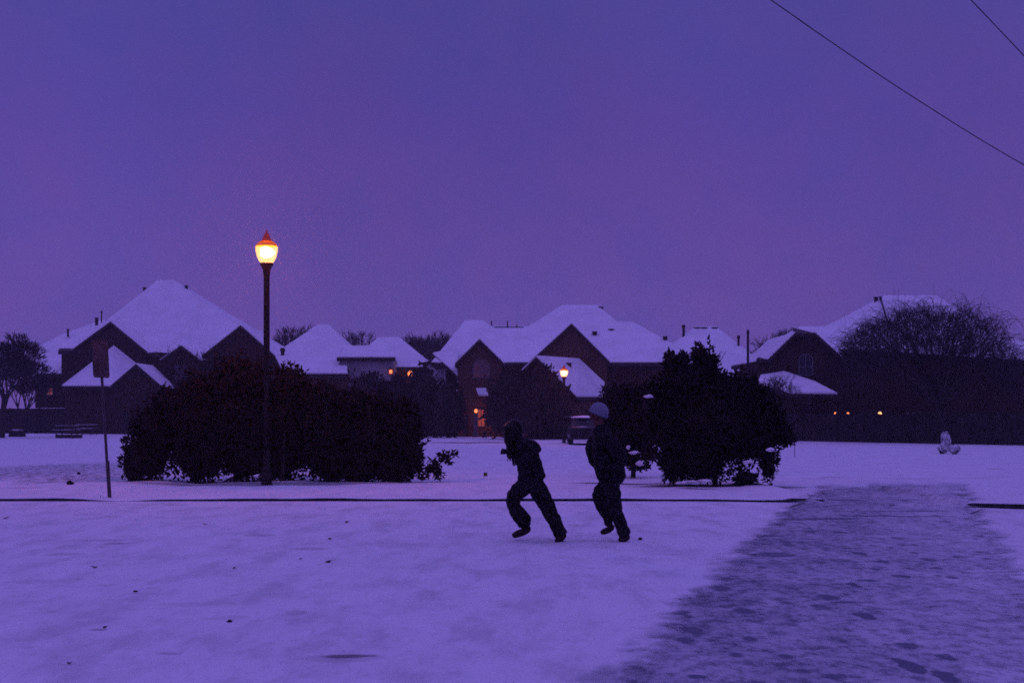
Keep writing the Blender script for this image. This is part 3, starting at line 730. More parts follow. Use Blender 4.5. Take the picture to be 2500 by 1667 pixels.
# conical and round little snowed shrubs
def snow_shrub(x, yb, w, h, label, cone):
    Y = Yg(yb); b = Vector((pxx(x, Y), Y, 0)); t = thing('snowy_shrub', label, 'shrub', b, 'small snow covered shrubs on the lawn'); s_ = Y/F
    m = MB()
    if cone:
        prof = [(w*s_*.30, .02), (w*s_*.5, h*s_*.2), (w*s_*.48, h*s_*.42), (w*s_*.33, h*s_*.65), (w*s_*.22, h*s_*.82), (.01, h*s_)]
        m.lathe(b, prof, 14)
        for i, v in enumerate(m.v): v.x += .03*math.sin(i*2.3); v.y += .03*math.cos(i*3.1)
    else: m.blob(b+Vector((0, 0, h*s_*.5)), (w*s_*.5, w*s_*.5, h*s_*.5), int(x), .1, 3)
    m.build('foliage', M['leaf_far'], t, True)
    m = MB(); m.blob(b+Vector((0, -.02, h*s_*(.55 if not cone else .53))), (w*s_*.56, w*s_*.54, h*s_*(.50 if not cone else .51)), int(x)+1, .12, 3); m.build('snow_cover', M['snow_thin'], t, True)
M['snow_thin'] = (lambda k: (k.l(k.mix(k.ramp(k.noise(k.pos(), 7, 5, .7), .35, .6), (.12, .12, .12), (.62, .62, .66)), k.b.inputs['Base Color']), k.m)[1])(Nodes('patchy_snow'))
snow_shrub(2309, 1100, 21, 48, 'slender cone shaped shrub coated in snow on the right lawn', True)
snow_shrub(2302, 1107, 24, 22, 'low round snowy shrub at the foot of the cone shrub', False)
snow_shrub(2330, 1108, 24, 23, 'round snowy shrub right of the cone shrub', False)

# bare trees
def bare_tree(name, label, x, Y, ytop, spread, mat, seed, depth=6, r0=.16, trunk_px=None, droop=0.0, up=.55, cat='tree', group=None, nbr=3, twig=.012):
    rr = random.Random(seed); base = Vector((pxx(x, Y), Y, 0)); H_ = px(0, ytop, Y).z
    t = thing(name, label, cat, base, group); tr = MB(); cr_ = MB()
    def grow(p, d, l, r, k):
        q = p + d*l; (tr if k >= depth-1 else cr_).tube(p, q, r, max(r*.72, twig*.6), 5 if k > 3 else 3, False)
        if k == 0: return
        for i in range(nbr if k > 1 else 2):
            a = rr.uniform(0, 6.28); tilt = rr.uniform(.25, .75)*spread
            u = d.orthogonal().normalized(); u.rotate(Matrix.Rotation(a, 3, d)); nd = (d + u*tilt + Vector((0, 0, up*.3))).normalized()
            if droop and k < 4: nd = (nd + Vector((0, 0, -droop*(4-k)*.5))).normalized()
            grow(q, nd, l*rr.uniform(.66, .86), max(r*.62, twig), k-1)
    l0 = H_*.24; grow(base - Vector((0, 0, .2)), Vector((rr.uniform(-.05, .05), 0, 1)), l0*1.2, r0, depth)
    zs = max(v.z for v in cr_.v); k = H_/zs
    for mm in (tr, cr_):
        for v in mm.v: v.z *= k
    tr.build('trunk', M['bark'], t); cr_.build('crown', mat, t); return t
BG = 'bare trees behind the far houses'
for i, (x, Y, yt, sp_) in enumerate(((725, 150, 790, .8), (885, 165, 802, .9), (1040, 160, 802, .9), (1075, 150, 812, .7), (1015, 155, 815, .8), (1905, 160, 795, .8), (1880, 150, 815, .7), (2480, 150, 815, .8))):
    lab = ['hazy bare tree behind the roof right of the near lamp post', 'hazy bare tree between the peaks of the pale house roof', 'tall hazy bare tree between the pale house and the central house',
           'hazy bare tree close to the left slope of the central house roof', 'small hazy bare tree left of the tall one between two roofs', 'hazy bare tree above the left slope of the clipped gable house',
           'small hazy bare tree beside the left eave of the clipped gable house', 'hazy bare tree at the far right edge behind the long house'][i]
    bare_tree('bare_tree', lab, x, Y, yt, sp_, M['twig'], 20+i, 7, .22, group=BG, nbr=3, twig=.022)
bare_tree('bare_tree', 'blue grey bare tree cut by the left edge of the photo', 5, 95, 812, 1.0, M['twig'], 5, 8, .22, group=BG, twig=.02)
bare_tree('bare_tree', 'low scrubby bare tree beside the far left house', 55, 100, 895, 1.0, M['twig'], 9, 7, .14, group=BG, twig=.02)
# shrubby bare growth by the left house
for i, (x, Y, yt, lb) in enumerate(((462, 60, 842, 'thin bare sapling rising in front of the small gable of the left house'), (510, 62, 838, 'thin bare sapling left of the right gable of the left house'), (540, 62, 850, 'short bare sapling beside the dark right gable'))):
    bare_tree('bare_sapling', lb, x, Y, yt, .6, M['twig'], 60+i, 5, .06, group='bare saplings near the houses', twig=.008)
bare_tree('bare_sapling', 'bare bush in front of the snowy porch roof of the clipped gable house', 1905, 78, 908, 1.1, M['twig'], 71, 6, .05, group='bare saplings near the houses', twig=.01)
# willow: many fine shoots rising then hanging
def willow():
    Y = 78; base = Vector((pxx(2290, Y), Y, 0)); t = thing('willow_tree', 'wide bare willow with fine drooping shoots in front of the right house', 'tree', base)
    tr = MB(); cr_ = MB(); rr = random.Random(3)
    tr.tube(base-Vector((0, 0, .3)), base+Vector((.1, 0, 2.0)), .38, .30, 8)
    tips = []
    for i in range(34):
        u = -1+2*i/33; x = 2270+u*182+rr.uniform(-8, 8); y = 766+66*u*u+rr.choice((0, 12, 40))+rr.uniform(-16, 22)
        q = px(x, y+25, Y); q.y += rr.uniform(-2, 2); mid = base+Vector((.1+.35*(q.x-base.x), (q.y-Y)*.4, 3.4)); tr.tube(base+Vector((.1, 0, 1.9)), mid, .2, .13, 6); tr.tube(mid, q, .09, .03, 5); tips.append((mid, q))
    def dome(u): return 756 + 95*abs(u)**3.0 + 10*math.sin(u*9) + 6*math.sin(u*23)
    for i in range(3900):
        u = rr.uniform(-1, 1.04); dy = rr.random()*112; x = 2268+u*198*(1-.0006*dy)
        p = px(x, dome(u)+12+dy, Y); p.y += rr.gauss(0, 1.6)
        d = Vector((rr.gauss(0, .20)+.35*u, rr.gauss(0, .3), rr.uniform(.5, 1.0))).normalized(); r = .015; l = rr.uniform(.12, .20)
        hang = rr.choice((0.22, .34, .45))
        for k in range(9):
            q = p+d*l; cr_.tube(p, q, r, r*.88, 3, False); r *= .9; p = q
            d = (d+Vector((rr.gauss(0, .05), rr.gauss(0, .05), -hang))).normalized()
    for i in range(260):                                            # upright shoot tips
        u = rr.uniform(-.9, .95); p = px(2268+u*190, dome(u)+20, Y); q = p+Vector((rr.gauss(.05, .1), 0, rr.uniform(.3, .75))); cr_.tube(p, q, .014, .004, 3, False)
    tr.build('trunk', M['bark'], t); cr_.build('crown', M['twig'], t)
willow()

# ------------------------------------------------------------------ lamp posts
def glass_lit(name, col, st, tf):
    k = Nodes(name); em = k.n('ShaderNodeEmission'); f = k.noise(k.pos((9, 9, 3)), 2.0, 3)
    k.l(k.mix(k.ramp(f, .35, .65), col, tuple(min(1, c*1.25) for c in col)), em.inputs[0]); em.inputs[1].default_value = st
    tr = k.n('ShaderNodeBsdfTransparent'); tr.inputs[0].default_value = (tf, tf, tf, 1); mx = k.n('ShaderNodeAddShader')
    k.l(em.outputs[0], mx.inputs[0]); k.l(tr.outputs[0], mx.inputs[1]); k.l(mx.outputs[0], k.o.inputs[0]); return k.m
M['globe'] = glass_lit('lit_globe_glass', (1.0, .43, .03), .85, .95)
M['globe_top'] = glass_lit('amber_globe_top', (1.0, .13, .01), .42, .30)
M['bulb'] = glass_lit('glowing_sodium_lamp', (1.0, .60, .24), 2.6, .8)
def capmat():
    k = Nodes('painted_glow_cap'); k.b.inputs['Base Color'].default_value = (.5, .06, .02, 1); k.b.inputs['Roughness'].default_value = .6  # red base and faint emission stand in for lamplight on the metal cap
    k.b.inputs['Transmission Weight'].default_value = 0; k.b.inputs['Emission Color'].default_value = (1, .06, .01, 1); k.b.inputs['Emission Strength'].default_value = .09; return k.m
M['lamp_cap'] = capmat()
def lamp_post(label, x, yb, Y, s, hgt, power):
    b = Vector((pxx(x, Y), Y, gz(pxx(x, Y), Y))); t = thing('lamp_post', label, 'street lamp', b, 'acorn globe lamp posts')
    t['group'] = 'acorn globe lamp posts'
    m = MB(); m.lathe(b, [(.13*s, -.1), (.13*s, .04), (.115*s, .06), (.11*s, .35*s), (.09*s, .42*s), (.085*s, .7*s), (.075*s, .75*s)], 16); m.build('base', M['iron'], t, True)
    m = MB(); m.lathe(b, [(.074*s, .7*s), (.066*s, hgt-.1), (.066*s, hgt)], 12); m.build('pole', M['iron'], t, True)
    for i in range(12): pass
    g0 = b + Vector((0, 0, hgt))
    m = MB(); m.lathe(g0, [(.07*s, -.24*s), (.075*s, -.20*s), (.085*s, -.10*s), (.12*s, -.02*s), (.145*s, 0), (.145*s, .05*s), (.12*s, .06*s)], 18); m.build('collar', M['iron'], t, True)
    m = MB(); m.lathe(g0, [(.13*s, .055*s), (.17*s, .10*s), (.215*s, .20*s), (.24*s, .32*s), (.245*s, .39*s), (.236*s, .42*s)], 24); gl = m.build('globe', M['globe'], t, True)
    m = MB(); m.lathe(g0, [(.238*s, .421*s), (.215*s, .47*s), (.165*s, .515*s), (.12*s, .535*s)], 24); m.build('globe_top', M['globe_top'], t, True)
    m = MB(); m.lathe(g0, [(.12*s, .53*s), (.105*s, .56*s), (.075*s, .63*s), (.055*s, .69*s), (.02*s, .72*s), (.022*s, .745*s), (.004*s, .79*s)], 16); m.build('finial', M['lamp_cap'], t, True)
    m = MB(); m.blob(g0+Vector((.01*s, 0, .295*s)), (.160*s, .160*s, .120*s), 2, .14, 3); child(gl, m, 'bulb', M['bulb'], True)
    L = bpy.data.lights.new('lamp_light', 'POINT'); L.energy = power; L.color = (1, .17, .08); L.shadow_soft_size = .10*s
    lo = bpy.data.objects.new('lamp_light', L); COL.objects.link(lo); lo.parent = t; lo.location = (0, 0, hgt+.27*s)
Y1 = 31.35
zb = gz(pxx(651, Y1), Y1)
lamp_post('tall lit lamp post in front of the evergreen hedge, glowing orange', 651, 1184, Y1, 1.0, px(0, 648, Y1).z - zb, 290)
lamp_post('small distant lit lamp post before the snowy wing of the central house', 1377, 1083, 78, .92, px(0, 922, 78).z, 150)

# ------------------------------------------------------------------ sign, stakes, poles, cables
def sign():
    Y = 26.9; b = Vector((pxx(268, Y), Y, gz(pxx(268, Y), Y))); t = thing('road_sign', 'tall leaning sign seen almost edge on, left of the hedge', 'sign', b)
    top = px(243, 826, Y); u = (top-b).normalized(); m = MB()
    for dx, r in ((0, .028),): m.tube(b-Vector((0, 0, .2)), top, r, r, 8)
    m.tube(b-Vector((0, 0, .02)), b+u*.7, .036, .036, 8); m.build('post', M['post'], t)
    side = Vector((.15, .42, 0)).normalized(); c0 = px(248, 922, Y-.03); c1 = px(243, 831, Y-.03); w = .24
    n = side.cross(u).normalized()*.012; P = [c0-side*w, c0+side*w, c1+side*w, c1-side*w]
    # rounded corners
    q = []
    for i in range(4):
        a, b_, c = P[i-1], P[i], P[(i+1) % 4]; q += [b_+(a-b_).normalized()*.04, b_+(c-b_).normalized()*.04]
    m = MB(); m.prism([v-n for v in q], n*2); m.build('sign_plate', M['post'], t)
    m = MB()
    for zf in (.18, .8): p = c0+(c1-c0)*zf; m.tube(p, p+Vector((0, .06, 0)), .02, .02, 6)
    m.build('bolt', M['iron'], t)
sign()
def stake(x, yb, yt, label, flag=None, r=.012):
    Y = Yg(yb); b = px(x, yb, Y); t = thing('marker_stake', label, 'stake', b); m = MB(); m.tube(b-Vector((0, 0, .1)), px(x, yt, Y), r, r, 6); m.build('rod', M['post'], t)
    if flag:
        p = px(x, yt, Y); m = MB(); s_ = Y/F
        g = []; n = 5
        for i in range(n+1):
            u = i/n; g.append((p.x+u*9*s_, Y+.02*math.sin(u*5), p.z)); 
        vs = g+[(a, b_, c-9*s_) for a, b_, c in g]; m.add(vs, [(i, i+1, n+2+i, n+1+i) for i in range(n)]); o = m.build('flag', M['flag'], t)
        sd = o.modifiers.new('thickness', 'SOLIDIFY'); sd.thickness = .004
stake(1940, 1116, 1074, 'thin plain marker stake standing in the right lawn')
stake(1181, 1172, 1153, 'tiny yellow green utility flag in the snow left of the runners', True, .004)
def pole(name, label, x, Y, yt, r, cat, arms=()):
    b = Vector((pxx(x, Y), Y, 0)); t = thing(name, label, cat, b); m = MB(); m.tube(b-Vector((0, 0, .2)), px(x, yt, Y), r*1.1, r*.9, 8); m.build('pole', M['cable'], t)
    if arms:
        m = MB()
        for y, w in arms: m.tube(px(x-w, y, Y), px(x+w, y, Y), r*.5, r*.5, 5)
        m.build('crossarm', M['cable'], t)
pole('utility_pole', 'bare dark pole between the round evergreen and the clipped gable house', 1826, 82, 805, .075, 'pole', ((812, 4),))
pole('utility_pole', 'thin distant pole with crossarm right of the near lamp post', 697, 140, 818, .10, 'pole', ((824, 5),))
def cable(label, pts):
    m = MB(); P = [px(*p) for p in pts]
    # smooth curve through the points (Catmull-Rom)
    Q = []
    for i in range(len(P)-1):
        p0 = P[max(i-1, 0)]; p1 = P[i]; p2 = P[i+1]; p3 = P[min(i+2, len(P)-1)]
        for k in range(8):
            t = k/8; Q.append(.5*((2*p1)+(p2-p0)*t+(2*p0-5*p1+4*p2-p3)*t*t+(3*p1-p0-3*p2+p3)*t**3))
    Q.append(P[-1])
    for a, b in zip(Q[:-1], Q[1:]): m.tube(a, b, .017, .017, 6, False)
    o = m.build('power_cable', M['cable'], None, True); tag(o, label, 'cable', 'overhead power cables')
cable('long overhead cable sloping down across the upper right sky', [(1600, -190, 38), (1881, 0, 41), (2019, 96, 43), (2232, 239, 46), (2500, 403, 50), (2900, 620, 56)])
cable('short overhead cable crossing the top right corner of the sky', [(2245, -128, 39), (2370, 0, 41), (2500, 137, 43), (2640, 288, 45.5), (2800, 465, 48)])

# ------------------------------------------------------------------ car, picnic tables, box
def car():
    Y = 73.5; cx = pxx(1432, Y); t = thing('parked_car', 'snow topped parked car seen end on behind the runner in the pale beanie', 'car', (cx, Y, 0))
    w = .88
    def sec(y, pts): return [Vector((cx+sx*p[0], y, p[1])) for sx in (1,) for p in pts]
    m = MB()
    prof = [(-w*.92, .28), (-w, .5), (-w*.97, .82), (-w*.86, .95), (w*.86, .95), (w*.97, .82), (w, .5), (w*.92, .28)]
    prev = None; rings = []
    for y, sc, zt in ((0, .90, .86), (.12, .98, .95), (1.1, 1, 1.0), (2.6, 1, 1.02), (4.0, .99, 1.0), (4.3, .9, .9)):
        rings.append([Vector((cx+a*sc, Y+y, .28+(b-.28)*zt)) for a, b in prof])
    n = len(prof); vs = sum(rings, []); fs = []
    for k in range(len(rings)-1):
        for i in range(n): fs.append((k*n+i, k*n+(i+1) % n, (k+1)*n+(i+1) % n, (k+1)*n+i))
    fs += [tuple(range(n-1, -1, -1)), tuple((len(rings)-1)*n+i for i in range(n))]; m.add(vs, fs); body = m.build('body', M['car_paint'], t)
    m = MB(); a = [Vector((cx+q, Y+y, z)) for q, y, z in ((-.78, .95, .94), (.78, .95, .94), (.62, 1.55, 1.36), (-.62, 1.55, 1.36), (-.78, 3.7, .94), (.78, 3.7, .94), (.62, 3.1, 1.38), (-.62, 3.1, 1.38))]
    m.add(a, [(0, 1, 2, 3), (5, 4, 7, 6), (1, 5, 6, 2), (4, 0, 3, 7), (3, 2, 6, 7)]); m.build('cabin', M['car_paint'], t)
    m = MB(); m.blob((cx, Y+2.3, 1.40), (.70, .95, .10), 4, .08, 3); m.build('snow_on_roof', M['snow'], t, True)
    m = MB(); m.blob((cx-.25, Y+.45, .90), (.40, .30, .05), 5, .12, 3); m.build('snow_on_bonnet', M['snow_thin'], t, True)
    for sx in (-1, 1):
        for y in (.75, 3.45):
            m = MB(); m.tube((cx+sx*.66, Y+y, .31), (cx+sx*.86, Y+y, .31), .31, .31, 16); wh = m.build('wheel', M['rubber'], t)
        m = MB(); m.blob((cx+sx*.66, Y+.06, .68), (.14, .05, .07), 1, 0, 2); m.build('headlight', M['frame'], t)
    m = MB(); m.box((cx-.80, Y-.06, .30), (cx+.80, Y+.08, .46)); m.build('bumper', M['rubber'], t)
    for sx in (-1, 1):
        m = MB(); m.blob((cx+sx*.98, Y+1.35, .98), (.10, .05, .07), 1, 0, 2); m.build('side_mirror', M['car_paint'], t)
car()
def picnic(x, yb, wpx, label):
    Y = Yg(yb); c = Vector((pxx(x, Y), Y, 0)); w = wpx*Y/F/2; t = thing('picnic_table', label, 'picnic table', c, 'snow topped picnic tables at far left')
    m = MB(); m.box((c.x-w, Y-.36, .70), (c.x+w, Y+.36, .76)); top = m.build('table_top', M['wood'], t)
    m = MB(); m.box((c.x-w*.98, Y-.35, .762), (c.x+w*.98, Y+.35, .80)); child(top, m, 'snow_layer', M['snow_thin'])
    for s_ in (-1, 1):
        m = MB(); m.box((c.x-w, Y+s_*.75-.14, .42), (c.x+w, Y+s_*.75+.14, .47)); b = m.build('bench', M['wood'], t)
        m = MB(); m.box((c.x-w*.97, Y+s_*.75-.13, .472), (c.x+w*.97, Y+s_*.75+.13, .505)); child(b, m, 'snow_layer', M['snow_thin'])
        m = MB(); X = c.x+s_*w*.7; m.tube((X, Y-.75, 0), (X, Y-.2, .70), .045, .045, 6); m.tube((X, Y+.75, 0), (X, Y+.2, .70), .045, .045, 6); m.tube((X, Y-.85, .41), (X, Y+.85, .41), .04, .04, 6); m.build('leg', M['wood'], t)
picnic(163, 1066, 52, 'left snow topped picnic table before the far left fence')
picnic(212, 1061, 48, 'right snow topped picnic table, farther back before the far left fence')
def slab_thing():
    Y = Yg(1069.5); c = Vector((pxx(165, Y), Y, 0)); m = MB(); m.prism([(c.x-.8, Y, 0), (c.x+.8, Y, 0), (c.x+.82, Y+.5, 0), (c.x-.78, Y+.5, 0)], (0, 0, .2))
    m.prism([(c.x-.82, Y-.02, .2), (c.x+.83, Y-.02, .2), (c.x+.84, Y+.52, .2), (c.x-.8, Y+.52, .2)], (0, 0, .03))
    tag(m.build('low_dark_bar', M['wood']), 'low dark bar in the snow in front of the left picnic table', 'edging')  # plain low dark bar with a thin top plate
slab_thing()
def box_thing():
    Y = Yg(1066); c = Vector((pxx(38, Y), Y, 0)); t = thing('utility_box', 'low dark utility box with snowy lid at the far left edge of the lawn', 'utility box', c)
    m = MB(); m.prism([(c.x-.52, Y, 0), (c.x+.52, Y, 0), (c.x+.48, Y, .36), (c.x-.44, Y, .36)], (0, .6, 0)); m.build('box', M['wood'], t)
    m = MB(); m.prism([(c.x-.48, Y-.04, .362), (c.x+.5, Y-.04, .362), (c.x+.46, Y-.04, .41), (c.x-.42, Y-.04, .41)], (0, .68, 0)); ld = m.build('lid', M['wood'], t)
    m = MB(); m.blob((c.x-.02, Y+.3, .45), (.44, .34, .07), 3, .1, 3); m.build('snow_cover', M['snow_thin'], t, True)
box_thing()
# dead leaves and clods on the snow
def clod(x, y, w, label, name='dead_leaf', cat='leaf', group='dead leaves lying on the snow'):
    Y = Yg(y); X = pxx(x, Y); z = gz(X, Y); s_ = w*Y/F/2; rr = random.Random(int(x)); m = MB()
    if name == 'dead_leaf':
        n = 9; ang = rr.uniform(0, 6.28); pts = []
        for i in range(n):
            a = 6.28*i/n; r = s_*(1+.35*rr.uniform(-1, 1)); pts.append(Vector((X+math.cos(a)*r, Y+math.sin(a)*r*.8, z+.012+.5*s_*max(0, math.sin(a+ang)))))
        m.prism(pts, (0, 0, -.006)); m.tube(pts[0], pts[0]+Vector((s_*.8, 0, .01)), .003, .002, 4)
    else: m.blob((X, Y, z+s_*.35), (s_, s_*.8, s_*.62), int(x), .3, 2)
    tag(m.build(name, M['soil']), label, cat, group)
LV = [(13, 1267, 13, 'dead leaf on the snow at the left edge just below the kerb'), (230, 1387, 12, 'dead leaf on the snow below the leaning sign'), (330, 1449, 10, 'dead leaf on the snow left of centre in the lower left quarter'),
      (255, 1535, 9, 'dead leaf at the end of a short dark streak near lower left'), (559, 1520, 12, 'dead leaf on the snow straight below the hedge'), (801, 1373, 13, 'largest dead leaf on open snow left of the runners'),
      (806, 1318, 9, 'small dead leaf just above the largest one left of the runners'), (846, 1276, 10, 'dead leaf near the kerb left of the runners'), (572, 1387, 7, 'tiny dead leaf on the snow below the lamp post'),
      (168, 1622, 9, 'dead leaf near the bottom left corner'), (500, 1280, 7, 'tiny dead leaf near the kerb left of the lamp post'), (733, 1366, 6, 'tiny dead leaf left of the largest dead leaf')]
for x, y, w, lb in LV: clod(x, y, w, lb)
clod(1563, 1316, 11, 'small dark clod kicked up behind the heel of the pale beanie runner', 'dirt_clod', 'clod', None)
clod(172, 1190, 20, 'dark clump of grass and soil sticking out of the snow left of the sign', 'grass_clump', 'grass clump', None)
clod(192, 1160, 10, 'small dark grass clump farther up the lawn left of the sign', 'grass_clump', 'grass clump', None)
def twig(x, y, label):
    X, Y = gp(x, y); z = gz(X, Y)+.02; m = MB(); m.tube((X-.12, Y-.05, z), (X+.02, Y, z+.04), .008, .006, 5); m.tube((X+.02, Y, z+.04), (X+.16, Y+.05, z+.07), .006, .003, 5); m.tube((X, Y, z+.03), (X+.08, Y-.04, z+.02), .004, .002, 4)
    tag(m.build('fallen_twig', M['soil']), label, 'twig', 'fallen twigs by the kerb')
twig(1945, 1241, 'fallen twig on the snow at the left edge of the trodden path'); twig(2385, 1256, 'fallen twig on the snow below the right kerb')

# ------------------------------------------------------------------ people
def skin_mesh(name, nodes, edges, mat, parent, root=0, sub=2, rough=0.0):
    """nodes: (x px, y px, depth m, radius x, radius y)"""
    me = bpy.data.meshes.new(name); me.from_pydata([tuple(n[0]) for n in nodes], edges, []); me.update()
    o = bpy.data.objects.new(name+'_tmp', me); COL.objects.link(o)
    md = o.modifiers.new('skin', 'SKIN'); md.use_smooth_shade = True; md.branch_smoothing = .5
    for i, n in enumerate(nodes):
        sv = me.skin_vertices[0].data[i]; sv.radius = (n[1], n[2] if len(n) > 2 else n[1]); sv.use_root = (i == root)
    sb = o.modifiers.new('sub', 'SUBSURF'); sb.levels = sub; sb.render_levels = sub
    dg = bpy.context.evaluated_depsgraph_get(); dg.update()
    m2 = bpy.data.meshes.new_from_object(o.evaluated_get(dg)); m2.name = name
    bpy.data.objects.remove(o); m2.materials.clear(); m2.materials.append(mat)
    r = bpy.data.objects.new(name, m2); COL.objects.link(r); r.parent = parent; r.matrix_parent_inverse = Matrix.Translation(-parent.location)
    if rough:                          # folds and creases of loose cloth
        m2.update(); nn = [v.normal.copy() for v in m2.vertices]
        for v, n_ in zip(m2.vertices, nn):
            c = v.co; f = math.sin(c.x*31+c.z*47)*.5+math.sin(c.z*73-c.y*29+c.x*13)*.35+math.sin(c.x*91+c.y*57)*.25
            v.co = c+n_*rough*f
    for p in m2.polygons: p.use_smooth = True
    return r
def gloves(o, wrists):
    o.data.materials.append(M['cloth_black'])
    for p in o.data.polygons:
        if any((p.center-w).length < .16 for w in wrists): p.material_index = 1
def N(x, y, Y, dy, r, r2=None):
    p = px(x, y, Y); p = Vector((p.x, Y+dy, p.z)); return (p, r, r2 if r2 else r)
def chain(idx): return [(a, b) for a, b in zip(idx[:-1], idx[1:])]
def hand(nodes, edges, wrist, d, up, side, Y):
    """palm and five curled fingers grown from the wrist node"""
    w = nodes[wrist][0]; d = d.normalized(); up = up.normalized(); s = d.cross(up).normalized()*side
    p = w+d*.05; ip = len(nodes); nodes.append((p, .026, .034)); edges.append((wrist, ip))
    for k, (o, l) in enumerate(((-.030, .058), (-.010, .066), (.010, .062), (.029, .050))):
        a = p+d*.04+s*o; b = a+d*l*.45-up*.006; c = b+d*l*.15-up*l*.45; e = c-d*l*.30-up*l*.18
        i0 = len(nodes); nodes += [(a, .010, .010), (b, .009, .009), (c, .0085, .0085), (e, .007, .007)]; edges += [(ip, i0)]+chain([i0, i0+1, i0+2, i0+3])
    a = w+d*.035+s*-.035; b = a+s*-.012+d*.03-up*.015; c = b+d*.02-up*.02+s*.012
    i0 = len(nodes); nodes += [(a, .013, .013), (b, .010, .010), (c, .008, .008)]; edges += [(ip, i0)]+chain([i0, i0+1, i0+2])
def face(body_parent, c, fwd, up, r=.1):
    fwd = fwd.normalized(); up = (up-fwd*up.dot(fwd)).normalized(); s = fwd.cross(up)
    return fwd, up, s
def head_nodes(nodes, edges, neck, c, fwd, up):
    fwd, up, s = face(None, c, fwd, up); i = len(nodes)
    nodes += [(c-up*.06-fwd*.005, .062, .06), (c+up*.015-fwd*.012, .085, .098), (c+up*.075-fwd*.015, .066, .078)]
    edges += [(neck, i), (i, i+1), (i+1, i+2)]
    j = len(nodes); nodes += [(c-up*.075+fwd*.062, .030, .026), (c-up*.012+fwd*.112, .013, .011)]; edges += [(i, j), (i+1, j+1)]
    for q in (-1, 1):
        j = len(nodes); nodes += [(c-up*.012-fwd*.008+s*.092*q, .010, .022)]; edges += [(i+1, j)]
    return fwd, up, s
def face_details(t, c, fwd, up, s):
    for q in (-1, 1):
        m = MB(); m.blob(c+up*.012+fwd*.088+s*.033*q, (.011, .011, .009), 1, 0, 2); m.build('eye', M['frame'], t, True)
    m = MB(); m.tube(c-up*.052+fwd*.092-s*.022, c-up*.052+fwd*.092+s*.022, .006, .006, 6); m.build('mouth', M['boot'], t, True)

